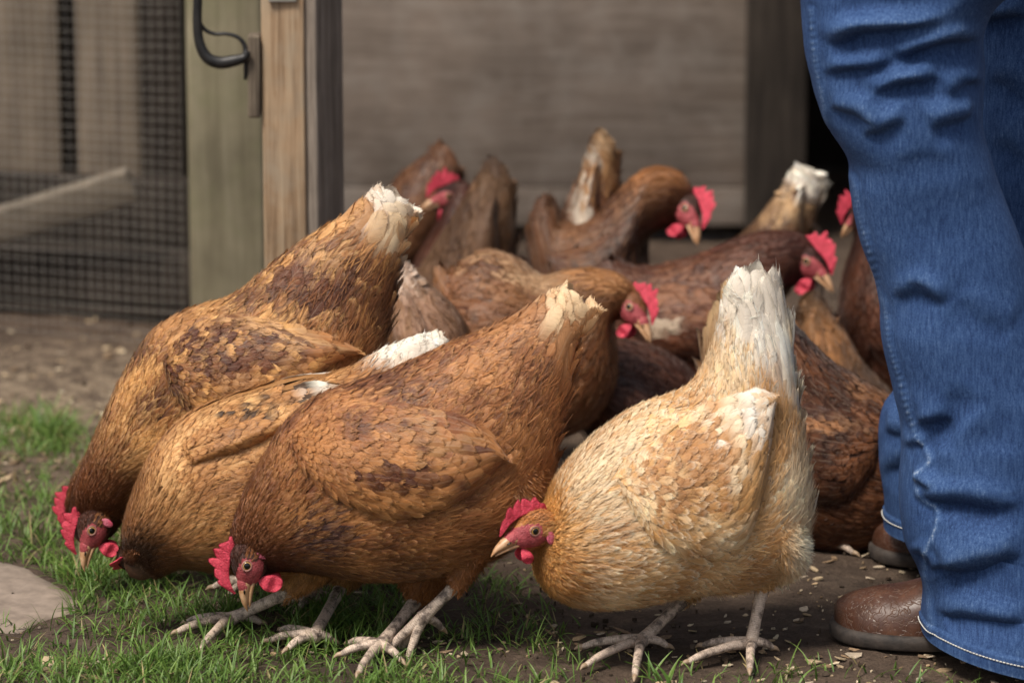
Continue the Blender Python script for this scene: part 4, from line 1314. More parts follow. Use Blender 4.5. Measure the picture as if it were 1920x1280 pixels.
        nt_, ns_ = (7, 5) if det >= .9 else (5, 3)
        for mk, kb_ in ((u < .5, s.nb), (u >= .5, 3)):
            feathers(mb, sf, u[mk], v[mk], L[mk], W[mk] * (1 if kb_ > 3 else 1.25), ang[mk], lift[mk], col[mk], edge[mk], es[mk], .08, nt=nt_, ns=ns_, ragged=.03, colt=colt[mk], barbs=kb_, fluff=.0006, bw=s.bw, bmat=2, twist=None if kb_ > 3 else -.07 * side)
        mb.build("wing", [M_FEATHER, M_DOWN, M_BARB], s.root)
# ------------------------------------------------------------------ the flock
GY = lambda py: ground(960, py)[1]

# light hen at right front
Hen("cream and light tan hen with a tall white tail standing on dirt at front right", GY(1222), 18,
    [(980, 978, 988, 1036, 9), (1003, 953, 1003, 1066, 17), (1032, 934, 1016, 1098, 33), (1052, 890, 1046, 1129, 52), (1085, 845, 1110, 1146, 66),
     (1135, 797, 1190, 1139, 78), (1200, 754, 1290, 1119, 84), (1255, 733, 1385, 1110, 84), (1297, 712, 1462, 1074, 77),
     (1322, 675, 1510, 985, 64), (1337, 635, 1508, 890, 50), (1350, 595, 1496, 795, 37), (1360, 550, 1488, 710, 27), (1366, 530, 1478, 640, 20), (1386, 498, 1458, 520, 12)],
    BLOND,
    wing=[(1125, 872, 1135, 905), (1165, 832, 1172, 965), (1215, 797, 1222, 1000), (1265, 767, 1280, 1008), (1310, 742, 1335, 985), (1350, 724, 1370, 915), (1385, 717, 1398, 825), (1410, 722, 1414, 750)],
    spots=[(1430, 545, 100, 165, WHITE, 1), (1445, 820, 50, 75, (.52, .29, .11), .85), (1400, 930, 50, 60, (.54, .30, .11), .8), (1350, 690, 60, 70, CREAM, .6), (1500, 950, 38, 120, (.82, .72, .54), .95), (1140, 930, 60, 70, CREAM, .55), (1085, 880, 45, 60, CREAM, .5), (1170, 830, 60, 60, CREAM, .6), (1060, 1080, 60, 50, (.38, .16, .04), .5)],
    wspots=[(1385, 765, 62, 75, WHITE, 1), (1385, 850, 18, 80, CREAM, .9), (1330, 760, 60, 40, CREAM, .7), (1270, 890, 60, 70, (.42, .21, .08), .6), (1340, 830, 40, 60, (.45, .24, .1), .5)],
    lobes=[(1420, 978, 108, 68, 62, .068, ((.50, .28, .105), (.62, .39, .18), (.84, .72, .52)))],
    head=dict(eye=(1003, 995), tip=(931, 1042), comb=(985, 950), turn=8, cs=.95, ws=.72, out=.016),
    legs=[dict(side=1, lat=.02, kn=(1430, 1010), hk=(1430, 1098), an=(1408, 1206), toes=[(1290, 1240), (1318, 1209), (1406, 1256), (1448, 1214)], r=.036),
          dict(side=-1, lat=.035, kn=(1310, 1040), hk=(1288, 1118), an=(1203, 1200), toes=[(1092, 1212), (1098, 1247), (1190, 1268), (1250, 1210)], r=.034)])

# brown hen in the centre
Hen("rust brown hen bent down in the middle front with its red comb towards the grass", GY(1206), 7,
    [(437, 1085, 480, 1096, 10), (425, 1042, 514, 1072, 17), (430, 985, 560, 1068, 31), (450, 925, 612, 1076, 46), (490, 850, 682, 1088, 62),
     (532, 782, 750, 1092, 74), (602, 728, 820, 1085, 82), (682, 703, 890, 1066, 86), (760, 672, 968, 1024, 82),
     (850, 632, 1026, 930, 69), (930, 605, 1044, 825, 54), (985, 579, 1066, 730, 38), (1030, 550, 1072, 650, 24), (1056, 536, 1096, 618, 15), (1084, 530, 1114, 572, 9)],
    RUST,
    wing=[(543, 802, 545, 840), (590, 770, 595, 882), (650, 747, 660, 915), (720, 737, 740, 925), (790, 740, 810, 915), (850, 753, 865, 885), (897, 780, 902, 855), (924, 815, 924, 832)],
    spots=[(1080, 558, 62, 50, (.74, .55, .34), .9), (950, 600, 90, 60, (.36, .17, .07), .6), (610, 1000, 60, 50, (.06, .028, .03), .6), (960, 850, 80, 70, (.36, .16, .055), .5), (700, 715, 60, 30, DK, .7)],
    wspots=[(740, 890, 90, 30, DK, .7), (810, 815, 60, 60, (.36, .18, .07), .5)],
    lobes=[(945, 885, 104, 90, 66, .066, ((.27, .105, .033), (.36, .155, .05), (.40, .19, .07)))],
    head=dict(eye=(463, 1060), tip=(464, 1144), comb=(405, 1062), turn=5, cs=1.15, ws=1.0, out=.012),
    legs=[dict(side=1, lat=.034, kn=(915, 905), hk=(858, 1094), an=(792, 1158), air=True, toes=[(694, 1250, -.01), (764, 1240, .008), (730, 1246, -.03), (828, 1178, -.012)], r=.038),
          dict(side=-1, lat=.04, kn=(800, 1030), hk=(782, 1122), an=(712, 1210), toes=[(640, 1226), (672, 1262), (655, 1205), (752, 1238)], r=.040)])

# tan hen half hidden behind it
Hen("tan hen with a pale wing tip and white tail squeezed between the two brown hens", GY(1168), 22,
    [(225, 1066, 262, 1096, 10), (226, 1020, 302, 1084, 20), (230, 985, 338, 1064, 34), (245, 935, 402, 1069, 55), (285, 846, 472, 1080, 75),
     (340, 786, 540, 1090, 84), (420, 746, 620, 1080, 86), (510, 722, 700, 1040, 82), (590, 704, 760, 960, 70),
     (650, 689, 790, 860, 52), (702, 664, 800, 780, 34), (752, 643, 812, 720, 20), (800, 630, 825, 670, 10), (832, 620, 836, 636, 4)],
    TAN,
    wing=[(325, 822, 330, 850), (370, 782, 378, 832), (430, 754, 442, 808), (505, 730, 510, 776), (562, 714, 568, 750), (606, 709, 610, 729), (640, 713, 641, 717)],
    spots=[(760, 645, 110, 50, WHITE, 1), (260, 1040, 45, 50, (.07, .03, .014), .9)],
    wspots=[(600, 712, 75, 26, WHITE, 1), (540, 742, 60, 20, (.07, .038, .02), .4), (470, 770, 50, 20, (.07, .038, .02), .35)],
    head=dict(eye=(258, 1064), tip=(292, 1104), comb=(212, 1078), turn=-58, S=.92, ws=.5, cs=.75, out=-.02),
    legs=[dict(side=1, lat=.035, kn=(585, 1030), hk=(545, 1108), an=(432, 1160), toes=[(332, 1184), (372, 1222), (352, 1165), (488, 1166)], r=.036),
          dict(side=-1, lat=.03, kn=(660, 1030), hk=(640, 1100), an=(588, 1192), toes=[(505, 1200), (540, 1216), (528, 1180), (622, 1200)], r=.036)])

# brown hen at left with white-tipped tail
Hen("golden brown hen at far left bent to the grass with its white tipped tail raised", GY(1105), 10,
    [(132, 1012, 180, 1032, 10), (124, 968, 216, 1002, 17), (135, 915, 262, 935, 31), (160, 850, 320, 890, 45), (190, 776, 400, 900, 60),
     (226, 697, 480, 900, 72), (277, 618, 560, 870, 80), (350, 575, 630, 810, 82), (432, 550, 690, 740, 76),
     (502, 496, 720, 655, 62), (562, 452, 735, 575, 46), (632, 413, 742, 505, 32), (682, 374, 756, 450, 21), (708, 350, 772, 412, 14), (738, 337, 776, 380, 9)],
    BROWN,
    wing=[(300, 652, 305, 700), (340, 612, 350, 742), (400, 585, 430, 752), (460, 580, 500, 727), (520, 590, 560, 687), (572, 602, 602, 657), (616, 614, 632, 646), (651, 629, 653, 641)],
    spots=[(745, 365, 50, 45, WHITE, 1), (742, 425, 26, 60, CREAM, .9), (640, 560, 115, 80, (.085, .026, .010), .62), (560, 520, 60, 60, (.13, .042, .015), .6), (600, 480, 40, 26, (.50, .29, .13), .5), (330, 610, 90, 40, (.46, .23, .085), .6), (620, 660, 80, 40, (.42, .19, .07), .6)],
    wspots=[(430, 660, 120, 70, (.095, .028, .011), .58), (570, 640, 70, 40, (.48, .27, .12), .6), (520, 600, 90, 20, (.48, .27, .12), .7), (500, 680, 60, 40, (.16, .055, .02), .6), (470, 725, 60, 25, (.46, .25, .11), .7)],
    lobes=[(640, 720, 100, 70, -10, .066, ((.28, .11, .035), (.40, .18, .06), (.46, .25, .10)))],
    head=dict(eye=(172, 994), tip=(160, 1068), comb=(118, 1000), turn=8, cs=1.05, ws=.95, out=.012),
    legs=[dict(side=1, lat=.04, kn=(520, 860), hk=(500, 960), an=(470, 1090), toes=[(400, 1100), (430, 1115), (420, 1090), (500, 1095)], r=.04),
          dict(side=-1, lat=.04, kn=(600, 860), hk=(600, 980), an=(592, 1120), toes=[(540, 1130), (560, 1140), (545, 1120), (625, 1124)], r=.04)])

# a second comb shows behind its head
Hen("hen hidden behind the far left hen with only comb and neck edge visible", GY(1040), 12,
    [(118, 985, 150, 1002, 10), (118, 942, 200, 962, 17), (138, 890, 240, 902, 28), (172, 842, 300, 862, 44), (232, 782, 400, 882, 60),
     (312, 702, 500, 882, 74), (402, 655, 590, 832, 78), (502, 634, 665, 752, 64), (592, 622, 705, 692, 38), (650, 618, 722, 650, 18)],
    BROWN, head=dict(eye=(152, 950), tip=(140, 1015), comb=(105, 945), turn=10, cs=1.1), det=.75,
    spots=[(680, 640, 60, 40, CREAM, .5), (620, 670, 80, 50, (.44, .2, .075), .8)])

# middle rows, facing right
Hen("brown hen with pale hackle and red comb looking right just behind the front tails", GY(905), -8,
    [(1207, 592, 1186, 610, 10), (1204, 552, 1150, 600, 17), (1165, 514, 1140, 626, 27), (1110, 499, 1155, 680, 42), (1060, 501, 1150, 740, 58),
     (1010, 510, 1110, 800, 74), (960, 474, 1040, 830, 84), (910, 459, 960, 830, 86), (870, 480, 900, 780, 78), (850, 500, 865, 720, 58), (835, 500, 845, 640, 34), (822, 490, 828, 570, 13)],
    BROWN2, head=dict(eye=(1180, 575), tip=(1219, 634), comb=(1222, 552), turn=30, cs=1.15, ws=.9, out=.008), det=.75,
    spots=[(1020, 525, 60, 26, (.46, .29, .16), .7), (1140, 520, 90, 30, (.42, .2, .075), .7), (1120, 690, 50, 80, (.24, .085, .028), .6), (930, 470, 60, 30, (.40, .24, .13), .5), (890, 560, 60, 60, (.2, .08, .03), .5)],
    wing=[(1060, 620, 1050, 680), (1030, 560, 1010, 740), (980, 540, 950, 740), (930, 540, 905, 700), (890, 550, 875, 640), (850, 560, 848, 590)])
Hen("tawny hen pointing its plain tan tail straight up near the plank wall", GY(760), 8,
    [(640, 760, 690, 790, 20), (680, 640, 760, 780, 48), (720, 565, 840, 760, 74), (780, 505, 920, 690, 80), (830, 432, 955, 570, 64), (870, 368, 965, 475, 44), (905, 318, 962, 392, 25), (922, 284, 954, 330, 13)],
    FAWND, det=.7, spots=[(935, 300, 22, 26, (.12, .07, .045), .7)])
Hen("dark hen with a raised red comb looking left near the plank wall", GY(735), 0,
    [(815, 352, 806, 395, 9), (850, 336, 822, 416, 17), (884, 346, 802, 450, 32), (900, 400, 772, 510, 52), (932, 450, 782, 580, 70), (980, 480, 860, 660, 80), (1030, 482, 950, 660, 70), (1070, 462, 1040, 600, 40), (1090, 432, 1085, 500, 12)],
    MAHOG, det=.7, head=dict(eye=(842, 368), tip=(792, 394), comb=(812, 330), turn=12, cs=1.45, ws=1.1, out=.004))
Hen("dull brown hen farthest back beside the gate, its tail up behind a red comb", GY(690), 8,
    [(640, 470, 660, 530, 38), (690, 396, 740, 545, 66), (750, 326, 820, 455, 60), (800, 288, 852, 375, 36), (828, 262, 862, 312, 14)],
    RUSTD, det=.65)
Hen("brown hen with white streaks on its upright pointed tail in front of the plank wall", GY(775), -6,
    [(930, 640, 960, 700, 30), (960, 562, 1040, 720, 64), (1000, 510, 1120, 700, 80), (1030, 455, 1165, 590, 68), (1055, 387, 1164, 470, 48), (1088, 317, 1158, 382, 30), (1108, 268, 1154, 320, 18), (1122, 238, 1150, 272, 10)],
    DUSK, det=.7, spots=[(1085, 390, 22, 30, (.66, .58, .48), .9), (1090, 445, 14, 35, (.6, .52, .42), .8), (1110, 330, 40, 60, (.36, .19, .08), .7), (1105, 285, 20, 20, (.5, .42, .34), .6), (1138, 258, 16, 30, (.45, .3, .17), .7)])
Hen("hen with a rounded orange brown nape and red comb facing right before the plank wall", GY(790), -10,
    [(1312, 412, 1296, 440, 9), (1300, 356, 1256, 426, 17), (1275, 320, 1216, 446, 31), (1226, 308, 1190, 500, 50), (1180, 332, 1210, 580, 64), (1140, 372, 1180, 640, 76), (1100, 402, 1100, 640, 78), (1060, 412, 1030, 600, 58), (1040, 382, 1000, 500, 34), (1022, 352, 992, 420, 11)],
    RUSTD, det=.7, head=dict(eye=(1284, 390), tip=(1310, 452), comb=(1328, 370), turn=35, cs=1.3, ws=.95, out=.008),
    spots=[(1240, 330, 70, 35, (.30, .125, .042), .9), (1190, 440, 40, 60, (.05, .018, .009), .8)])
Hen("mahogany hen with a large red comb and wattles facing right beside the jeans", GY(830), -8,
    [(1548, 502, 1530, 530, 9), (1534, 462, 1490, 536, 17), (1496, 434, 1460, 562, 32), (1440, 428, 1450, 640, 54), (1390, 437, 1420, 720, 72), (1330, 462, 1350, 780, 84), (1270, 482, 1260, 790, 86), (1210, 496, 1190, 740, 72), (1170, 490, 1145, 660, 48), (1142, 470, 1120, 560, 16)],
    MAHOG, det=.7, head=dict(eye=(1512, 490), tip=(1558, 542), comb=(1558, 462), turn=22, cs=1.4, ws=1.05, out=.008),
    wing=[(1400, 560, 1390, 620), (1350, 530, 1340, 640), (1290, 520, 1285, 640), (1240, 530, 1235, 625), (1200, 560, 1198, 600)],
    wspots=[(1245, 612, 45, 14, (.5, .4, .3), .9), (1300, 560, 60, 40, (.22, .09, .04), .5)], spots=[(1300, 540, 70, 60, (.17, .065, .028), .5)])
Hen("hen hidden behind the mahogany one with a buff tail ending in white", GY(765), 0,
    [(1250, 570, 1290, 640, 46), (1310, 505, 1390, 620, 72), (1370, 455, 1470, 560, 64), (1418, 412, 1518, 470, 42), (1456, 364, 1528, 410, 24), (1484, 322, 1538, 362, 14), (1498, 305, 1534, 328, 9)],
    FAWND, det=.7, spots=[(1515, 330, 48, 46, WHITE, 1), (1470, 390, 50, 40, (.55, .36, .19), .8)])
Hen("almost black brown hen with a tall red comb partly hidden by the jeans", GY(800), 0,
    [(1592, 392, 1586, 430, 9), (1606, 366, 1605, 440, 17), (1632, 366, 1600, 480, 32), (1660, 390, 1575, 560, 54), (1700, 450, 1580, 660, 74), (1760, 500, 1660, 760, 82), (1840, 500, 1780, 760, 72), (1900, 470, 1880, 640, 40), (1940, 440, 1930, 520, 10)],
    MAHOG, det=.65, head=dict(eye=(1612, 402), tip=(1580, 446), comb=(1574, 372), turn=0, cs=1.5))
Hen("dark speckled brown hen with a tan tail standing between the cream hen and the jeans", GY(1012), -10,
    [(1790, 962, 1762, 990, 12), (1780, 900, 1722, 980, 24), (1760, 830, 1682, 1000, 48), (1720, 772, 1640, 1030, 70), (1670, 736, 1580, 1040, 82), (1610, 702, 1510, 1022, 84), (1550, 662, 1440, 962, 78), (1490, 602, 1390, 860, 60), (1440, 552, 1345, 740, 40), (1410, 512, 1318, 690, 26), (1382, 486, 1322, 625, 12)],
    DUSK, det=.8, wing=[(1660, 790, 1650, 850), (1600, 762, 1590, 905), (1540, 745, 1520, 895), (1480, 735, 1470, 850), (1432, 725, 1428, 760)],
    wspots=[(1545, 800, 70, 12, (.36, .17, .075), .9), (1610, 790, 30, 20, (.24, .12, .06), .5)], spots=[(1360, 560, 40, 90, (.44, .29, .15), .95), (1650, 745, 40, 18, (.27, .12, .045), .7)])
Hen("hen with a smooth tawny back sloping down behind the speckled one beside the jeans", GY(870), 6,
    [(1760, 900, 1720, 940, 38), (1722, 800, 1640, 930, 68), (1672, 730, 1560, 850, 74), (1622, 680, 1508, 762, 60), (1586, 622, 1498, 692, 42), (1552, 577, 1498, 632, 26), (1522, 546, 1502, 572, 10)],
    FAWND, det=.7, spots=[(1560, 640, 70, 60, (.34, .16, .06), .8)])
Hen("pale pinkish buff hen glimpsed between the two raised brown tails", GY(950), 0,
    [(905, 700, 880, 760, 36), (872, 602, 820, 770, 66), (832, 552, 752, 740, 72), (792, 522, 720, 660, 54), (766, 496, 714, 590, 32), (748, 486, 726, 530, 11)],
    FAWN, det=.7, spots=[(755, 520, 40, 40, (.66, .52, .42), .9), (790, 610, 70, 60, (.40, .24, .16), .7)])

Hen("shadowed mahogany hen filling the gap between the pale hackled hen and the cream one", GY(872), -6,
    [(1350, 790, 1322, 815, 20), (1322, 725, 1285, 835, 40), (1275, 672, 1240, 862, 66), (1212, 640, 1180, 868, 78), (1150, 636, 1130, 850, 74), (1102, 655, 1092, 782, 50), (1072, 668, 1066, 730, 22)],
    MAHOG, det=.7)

# ------------------------------------------------------------------ the person: jeans and boots
YL = GY(1228)
def creases(P, N, specs):
    """push the cloth in along drawn fold lines and raise it beside them"""
    px, py = project(P)
    wx = vnoise(P, 26, 77) * 7 + vnoise(P, 60, 78) * 3; wy = vnoise(P, 26, 79) * 7 + vnoise(P, 60, 80) * 3
    px, py = px + wx, py + wy
    facing = np.clip(-(N @ np.array([0, .97, -.24])) * 1.6 + .15, 0, 1)
    disp = np.zeros(px.shape)
    for line, wd, dep in specs:
        K = catmull(np.array(line, float), 60)
        d2 = (px[..., None] - K[:, 0]) ** 2 + (py[..., None] - K[:, 1]) ** 2
        i = d2.argmin(-1)
        T = np.gradient(K, axis=0); T /= np.linalg.norm(T, axis=1)[:, None]
        if T[:, 0].sum() < 0: T = -T
        nx, ny = -T[i, 1], T[i, 0]          # pointing down the picture
        sx, sy = px - K[i, 0], py - K[i, 1]
        d = sx * nx + sy * ny
        al = i / 59.0
        dd = np.sqrt(d2.min(-1))
        end = np.clip(np.minimum(al, 1 - al) / .30, 0, 1)
        end = end * end * (3 - 2 * end)
        along = np.exp(-(np.clip(np.abs(sx * ny - sy * nx) - 2, 0, None) / wd) ** 2)
        w1 = wd * 1.3
        val = 1.0 * np.exp(-((d + 1.5 * w1) / (1.35 * w1)) ** 2) - .85 * np.exp(-((d - .35 * w1) / np.where(d < .35 * w1, .75 * w1, 1.9 * w1)) ** 2)
        disp += dep * .68 / 1000 * val * end * along
    return disp * facing

def leg_cloth(st, Y, depth_shift, specs, seam, seed, amp=.0035):
    st = np.array(st, float)
    p0 = np.array([0, Y, 0.0]); n = np.array([0, -1.0, 0])
    K = np.array([np.concatenate([on_plane(a, b, p0, n), on_plane(c, d, p0, n), [dp]]) for a, b, c, d, dp in st])
    NU, NV = 520, 200
    # even spacing in height
    m = len(K)
    X = catmull(K, 2400)
    zc = (X[:, 2] + X[:, 5]) / 2
    o = np.argsort(zc)
    zt = np.linspace(zc.max(), zc.min(), NU)
    X = np.stack([np.interp(zt, zc[o], X[o, k]) for k in range(7)], 1)
    Lp, Rp, dp = X[:, :3], X[:, 3:6], X[:, 6]
    ph = np.linspace(0, 2 * math.pi, NV, endpoint=False)
    c = (Lp + Rp) / 2; a = (Rp - Lp) / 2
    sn = np.sin(ph)
    P = c[:, None] + a[:, None] * np.cos(ph)[None, :, None] + n * (dp[:, None] * np.sign(sn) * np.abs(sn) ** .92)[..., None]
    P = P + np.array([0, depth_shift, 0])
    sf = Surf(P, True)
    N = sf.N
    disp = creases(P, N, specs)
    P1 = P * np.array([1.0, 1.0, 2.2])
    disp = disp + amp * (.8 * vnoise(P1, 8, seed) + .25 * vnoise(P1, 19, seed + 1) + .05 * vnoise(P1, 48, seed + 2))
    # random folds round the back, where nothing is drawn
    Pb = P * np.array([4.0, 4.0, 13.0])
    disp += .006 * vnoise(Pb, 1.0, seed + 5) * np.clip(N[..., 1], 0, 1)
    wear = np.clip(.45 + disp / .030, 0, 1.05)
    if seam is not None:
        K2 = catmull(np.array(seam, float), 300)
        px, py = project(P)
        d2 = np.full(px.shape, 1e9)
        for k in range(0, 300, 2):
            d2 = np.minimum(d2, (px - K2[k, 0]) ** 2 + (py - K2[k, 1]) ** 2)
        d = np.sqrt(d2)
        fac = np.clip(-N[..., 1] + .3, 0, 1)
        disp += .0016 * np.exp(-(d / 5.0) ** 2) * fac - .0010 * np.exp(-((d - 11) / 4) ** 2) * fac
        puck = .5 + .5 * np.sin(py * .28 + 2 * np.sin(py * .07))
        wear = wear + 1.2 * np.exp(-(d / 4.5) ** 2) * fac * (.55 + .45 * puck)
    # double cloth at the hem
    s_ = np.linspace(1, 0, NU)[:, None]
    hem = np.clip((zt - zt.min()) / .022, 0, 2)[:, None]
    disp = disp + .0022 * (hem < 1.0) + .0
    wear = wear + .35 * np.exp(-((hem - .04) / .10) ** 2) + .15 * np.exp(-((hem - 1) / .1) ** 2)
    return P + N * disp[..., None], N, np.clip(wear, 0, 1.6), NU, NV

near_st = [(1440, -560, 2140, -520, .125), (1462, -380, 2130, -340, .12), (1482, -200, 2060, -180, .115), (1494, -70, 1965, -60, .108), (1497, 0, 1876, 0, .103), (1502, 60, 1846, 55, .10), (1514, 130, 1848, 120, .098), (1536, 200, 1842, 190, .096),
           (1562, 252, 1842, 240, .094), (1589, 300, 1856, 300, .09), (1593, 345, 1872, 350, .088), (1602, 400, 1892, 400, .087), (1614, 455, 1911, 450, .087), (1636, 510, 1925, 500, .087), (1652, 570, 1942, 560, .087),
           (1653, 620, 1962, 620, .089), (1660, 680, 1985, 680, .091), (1672, 735, 2003, 740, .093), (1688, 790, 2018, 800, .095), (1690, 850, 2030, 855, .097), (1686, 900, 2040, 910, .099), (1685, 960, 2050, 970, .10), (1693, 1015, 2062, 1030, .10),
           (1716, 1060, 2074, 1090, .102), (1729, 1100, 2080, 1150, .103), (1728, 1150, 2086, 1215, .104), (1732, 1182, 2090, 1262, .104)]
near_cr = [
    ([(1540, 92), (1585, 72), (1640, 62), (1700, 55), (1765, 42)], 11, 13),
    ([(1560, 20), (1600, 38), (1660, 40), (1760, 22), (1835, -8)], 13, -7),
    ([(1688, 122), (1725, 102), (1780, 86), (1845, 82)], 10, 12),
    ([(1538, 132), (1580, 138), (1640, 136), (1680, 124)], 9, 8),
    ([(1618, 190), (1660, 172), (1710, 160), (1775, 152)], 10, 12),
    ([(1585, 195), (1630, 182), (1675, 152), (1720, 128), (1760, 100)], 9, -5),
    ([(1555, 205), (1600, 216), (1650, 236)], 9, 7),
    ([(1620, 262), (1660, 246), (1705, 232)], 11, 8),
    ([(1735, 246), (1780, 228), (1830, 222)], 11, 9),
    ([(1770, 190), (1810, 160), (1846, 150)], 9, 7),
    ([(1745, 210), (1775, 185), (1785, 150)], 10, -4),
    ([(1670, 300), (1730, 290), (1800, 300)], 18, 3),
    ([(1670, 548), (1720, 556), (1775, 572)], 12, 6),
    ([(1700, 528), (1735, 545), (1760, 580)], 10, 4),
    ([(1790, 560), (1850, 600), (1900, 620)], 14, 4),
    ([(1712, 800), (1745, 800), (1790, 790)], 11, 7),
    ([(1745, 868), (1775, 836), (1815, 790), (1850, 750)], 16, -8),
    ([(1780, 880), (1840, 850), (1920, 838)], 20, -4),
    ([(1702, 900), (1728, 905), (1752, 915)], 8, 7),
    ([(1700, 935), (1750, 940), (1830, 955), (1925, 965)], 14, 13),
    ([(1745, 965), (1800, 985), (1900, 985)], 18, -5),
    ([(1745, 1062), (1800, 1072), (1860, 1060), (1930, 1045)], 16, 13),
    ([(1735, 1010), (1755, 1045), (1770, 1070)], 10, 6),
    ([(1745, 1142), (1800, 1165), (1870, 1175), (1930, 1172)], 14, 12),
    ([(1700, 1030), (1728, 1050), (1740, 1075)], 8, 8),
    ([(1690, 845), (1712, 835), (1735, 842)], 8, 7),
]
near_seam = [(1516, 20), (1524, 90), (1534, 150), (1546, 200), (1553, 240), (1580, 310), (1602, 345), (1610, 400), (1626, 460), (1646, 540), (1662, 580), (1668, 640), (1680, 700), (1700, 770), (1724, 830), (1742, 862), (1722, 888), (1717, 915), (1728, 940), (1750, 955), (1755, 985), (1742, 1020), (1730, 1045), (1729, 1070), (1738, 1110), (1742, 1150), (1746, 1185)]
far_st = [(1560, -560, 2140, -520, .11), (1640, -300, 2120, -280, .108), (1720, -100, 2090, -90, .10), (1770, 20, 2065, 20, .095), (1795, 160, 2050, 160, .09), (1800, 300, 2045, 300, .085), (1790, 440, 2038, 440, .08), (1760, 560, 2028, 560, .08), (1725, 660, 2018, 660, .084),
          (1690, 720, 2010, 720, .086), (1655, 760, 2002, 765, .087), (1646, 800, 1996, 805, .087), (1651, 850, 1990, 858, .087), (1654, 900, 1986, 908, .088), (1658, 950, 1985, 960, .09), (1660, 990, 1985, 1003, .09)]
far_cr = [([(1650, 815), (1690, 822), (1740, 818)], 12, 7), ([(1655, 900), (1690, 870), (1730, 860)], 12, 8), ([(1840, 50), (1880, 40), (1930, 35)], 10, 12), ([(1850, 150), (1890, 170), (1930, 200)], 16, 6), ([(1860, 260), (1900, 280), (1930, 330)], 16, 5), ([(1652, 770), (1680, 765), (1720, 780)], 12, -5)]

person = tag(empty("person", tuple(atY(1860, 1240, YL) * np.array([1, 1, 0]))), "person in blue jeans and brown leather boots standing at the right among the hens", "person")
Pn, Nn_, wn, NU, NV = leg_cloth(near_st, YL, 0, near_cr, near_seam, 31)
YF = GY(1072)
Pf, Nf, wf, _, _ = leg_cloth(far_st, YF, 0, far_cr, None, 57)
mb = MB()
for P, wv in ((Pn, wn), (Pf, wf)):
    mb.add(P, grid_faces(NU, NV, True), col=np.stack([wv] * 3, -1).reshape(-1, 3))
    inn = P[-1] * .96 + P[-1].mean(0) * .04
    mb.add(np.concatenate([P[-1], inn, inn + np.array([0, 0, .12])]), grid_faces(3, NV, True), col=(.3, .3, .3))
    tc = P[0].mean(0)
    j = np.arange(NV)
    mb.add(np.concatenate([P[0], tc[None]]), T=np.stack([j, (j + 1) % NV, np.full(NV, NV)], 1), col=(.5, .5, .5))
jeans = mb.build("jeans", M_DENIM, person)
for P, N in ((Pn, Nn_), (Pf, Nf)):
    mb = MB()
    # dashes of thread round the hem, 17 mm above the edge
    dz = (P[0, 0, 2] - P[-1, 0, 2]) / (NU - 1)
    row = NU - 1 - int(.017 / dz)
    ring = np.concatenate([P[row] + N[row] * .0010, P[row, :1] + N[row, :1] * .0010])
    cum = np.concatenate([[0], np.cumsum(np.linalg.norm(np.diff(ring, axis=0), axis=1))])
    pos = 0
    while pos < cum[-1] - .005:
        tq = np.array([pos, pos + .0015, pos + .0032])
        p = np.stack([np.interp(tq, cum, ring[:, k]) for k in range(3)], 1)
        tube(mb, p, [.0005, .00075, .0005], 6)
        pos += .0038
    mb.build("hem_stitching", M_THREAD, jeans)

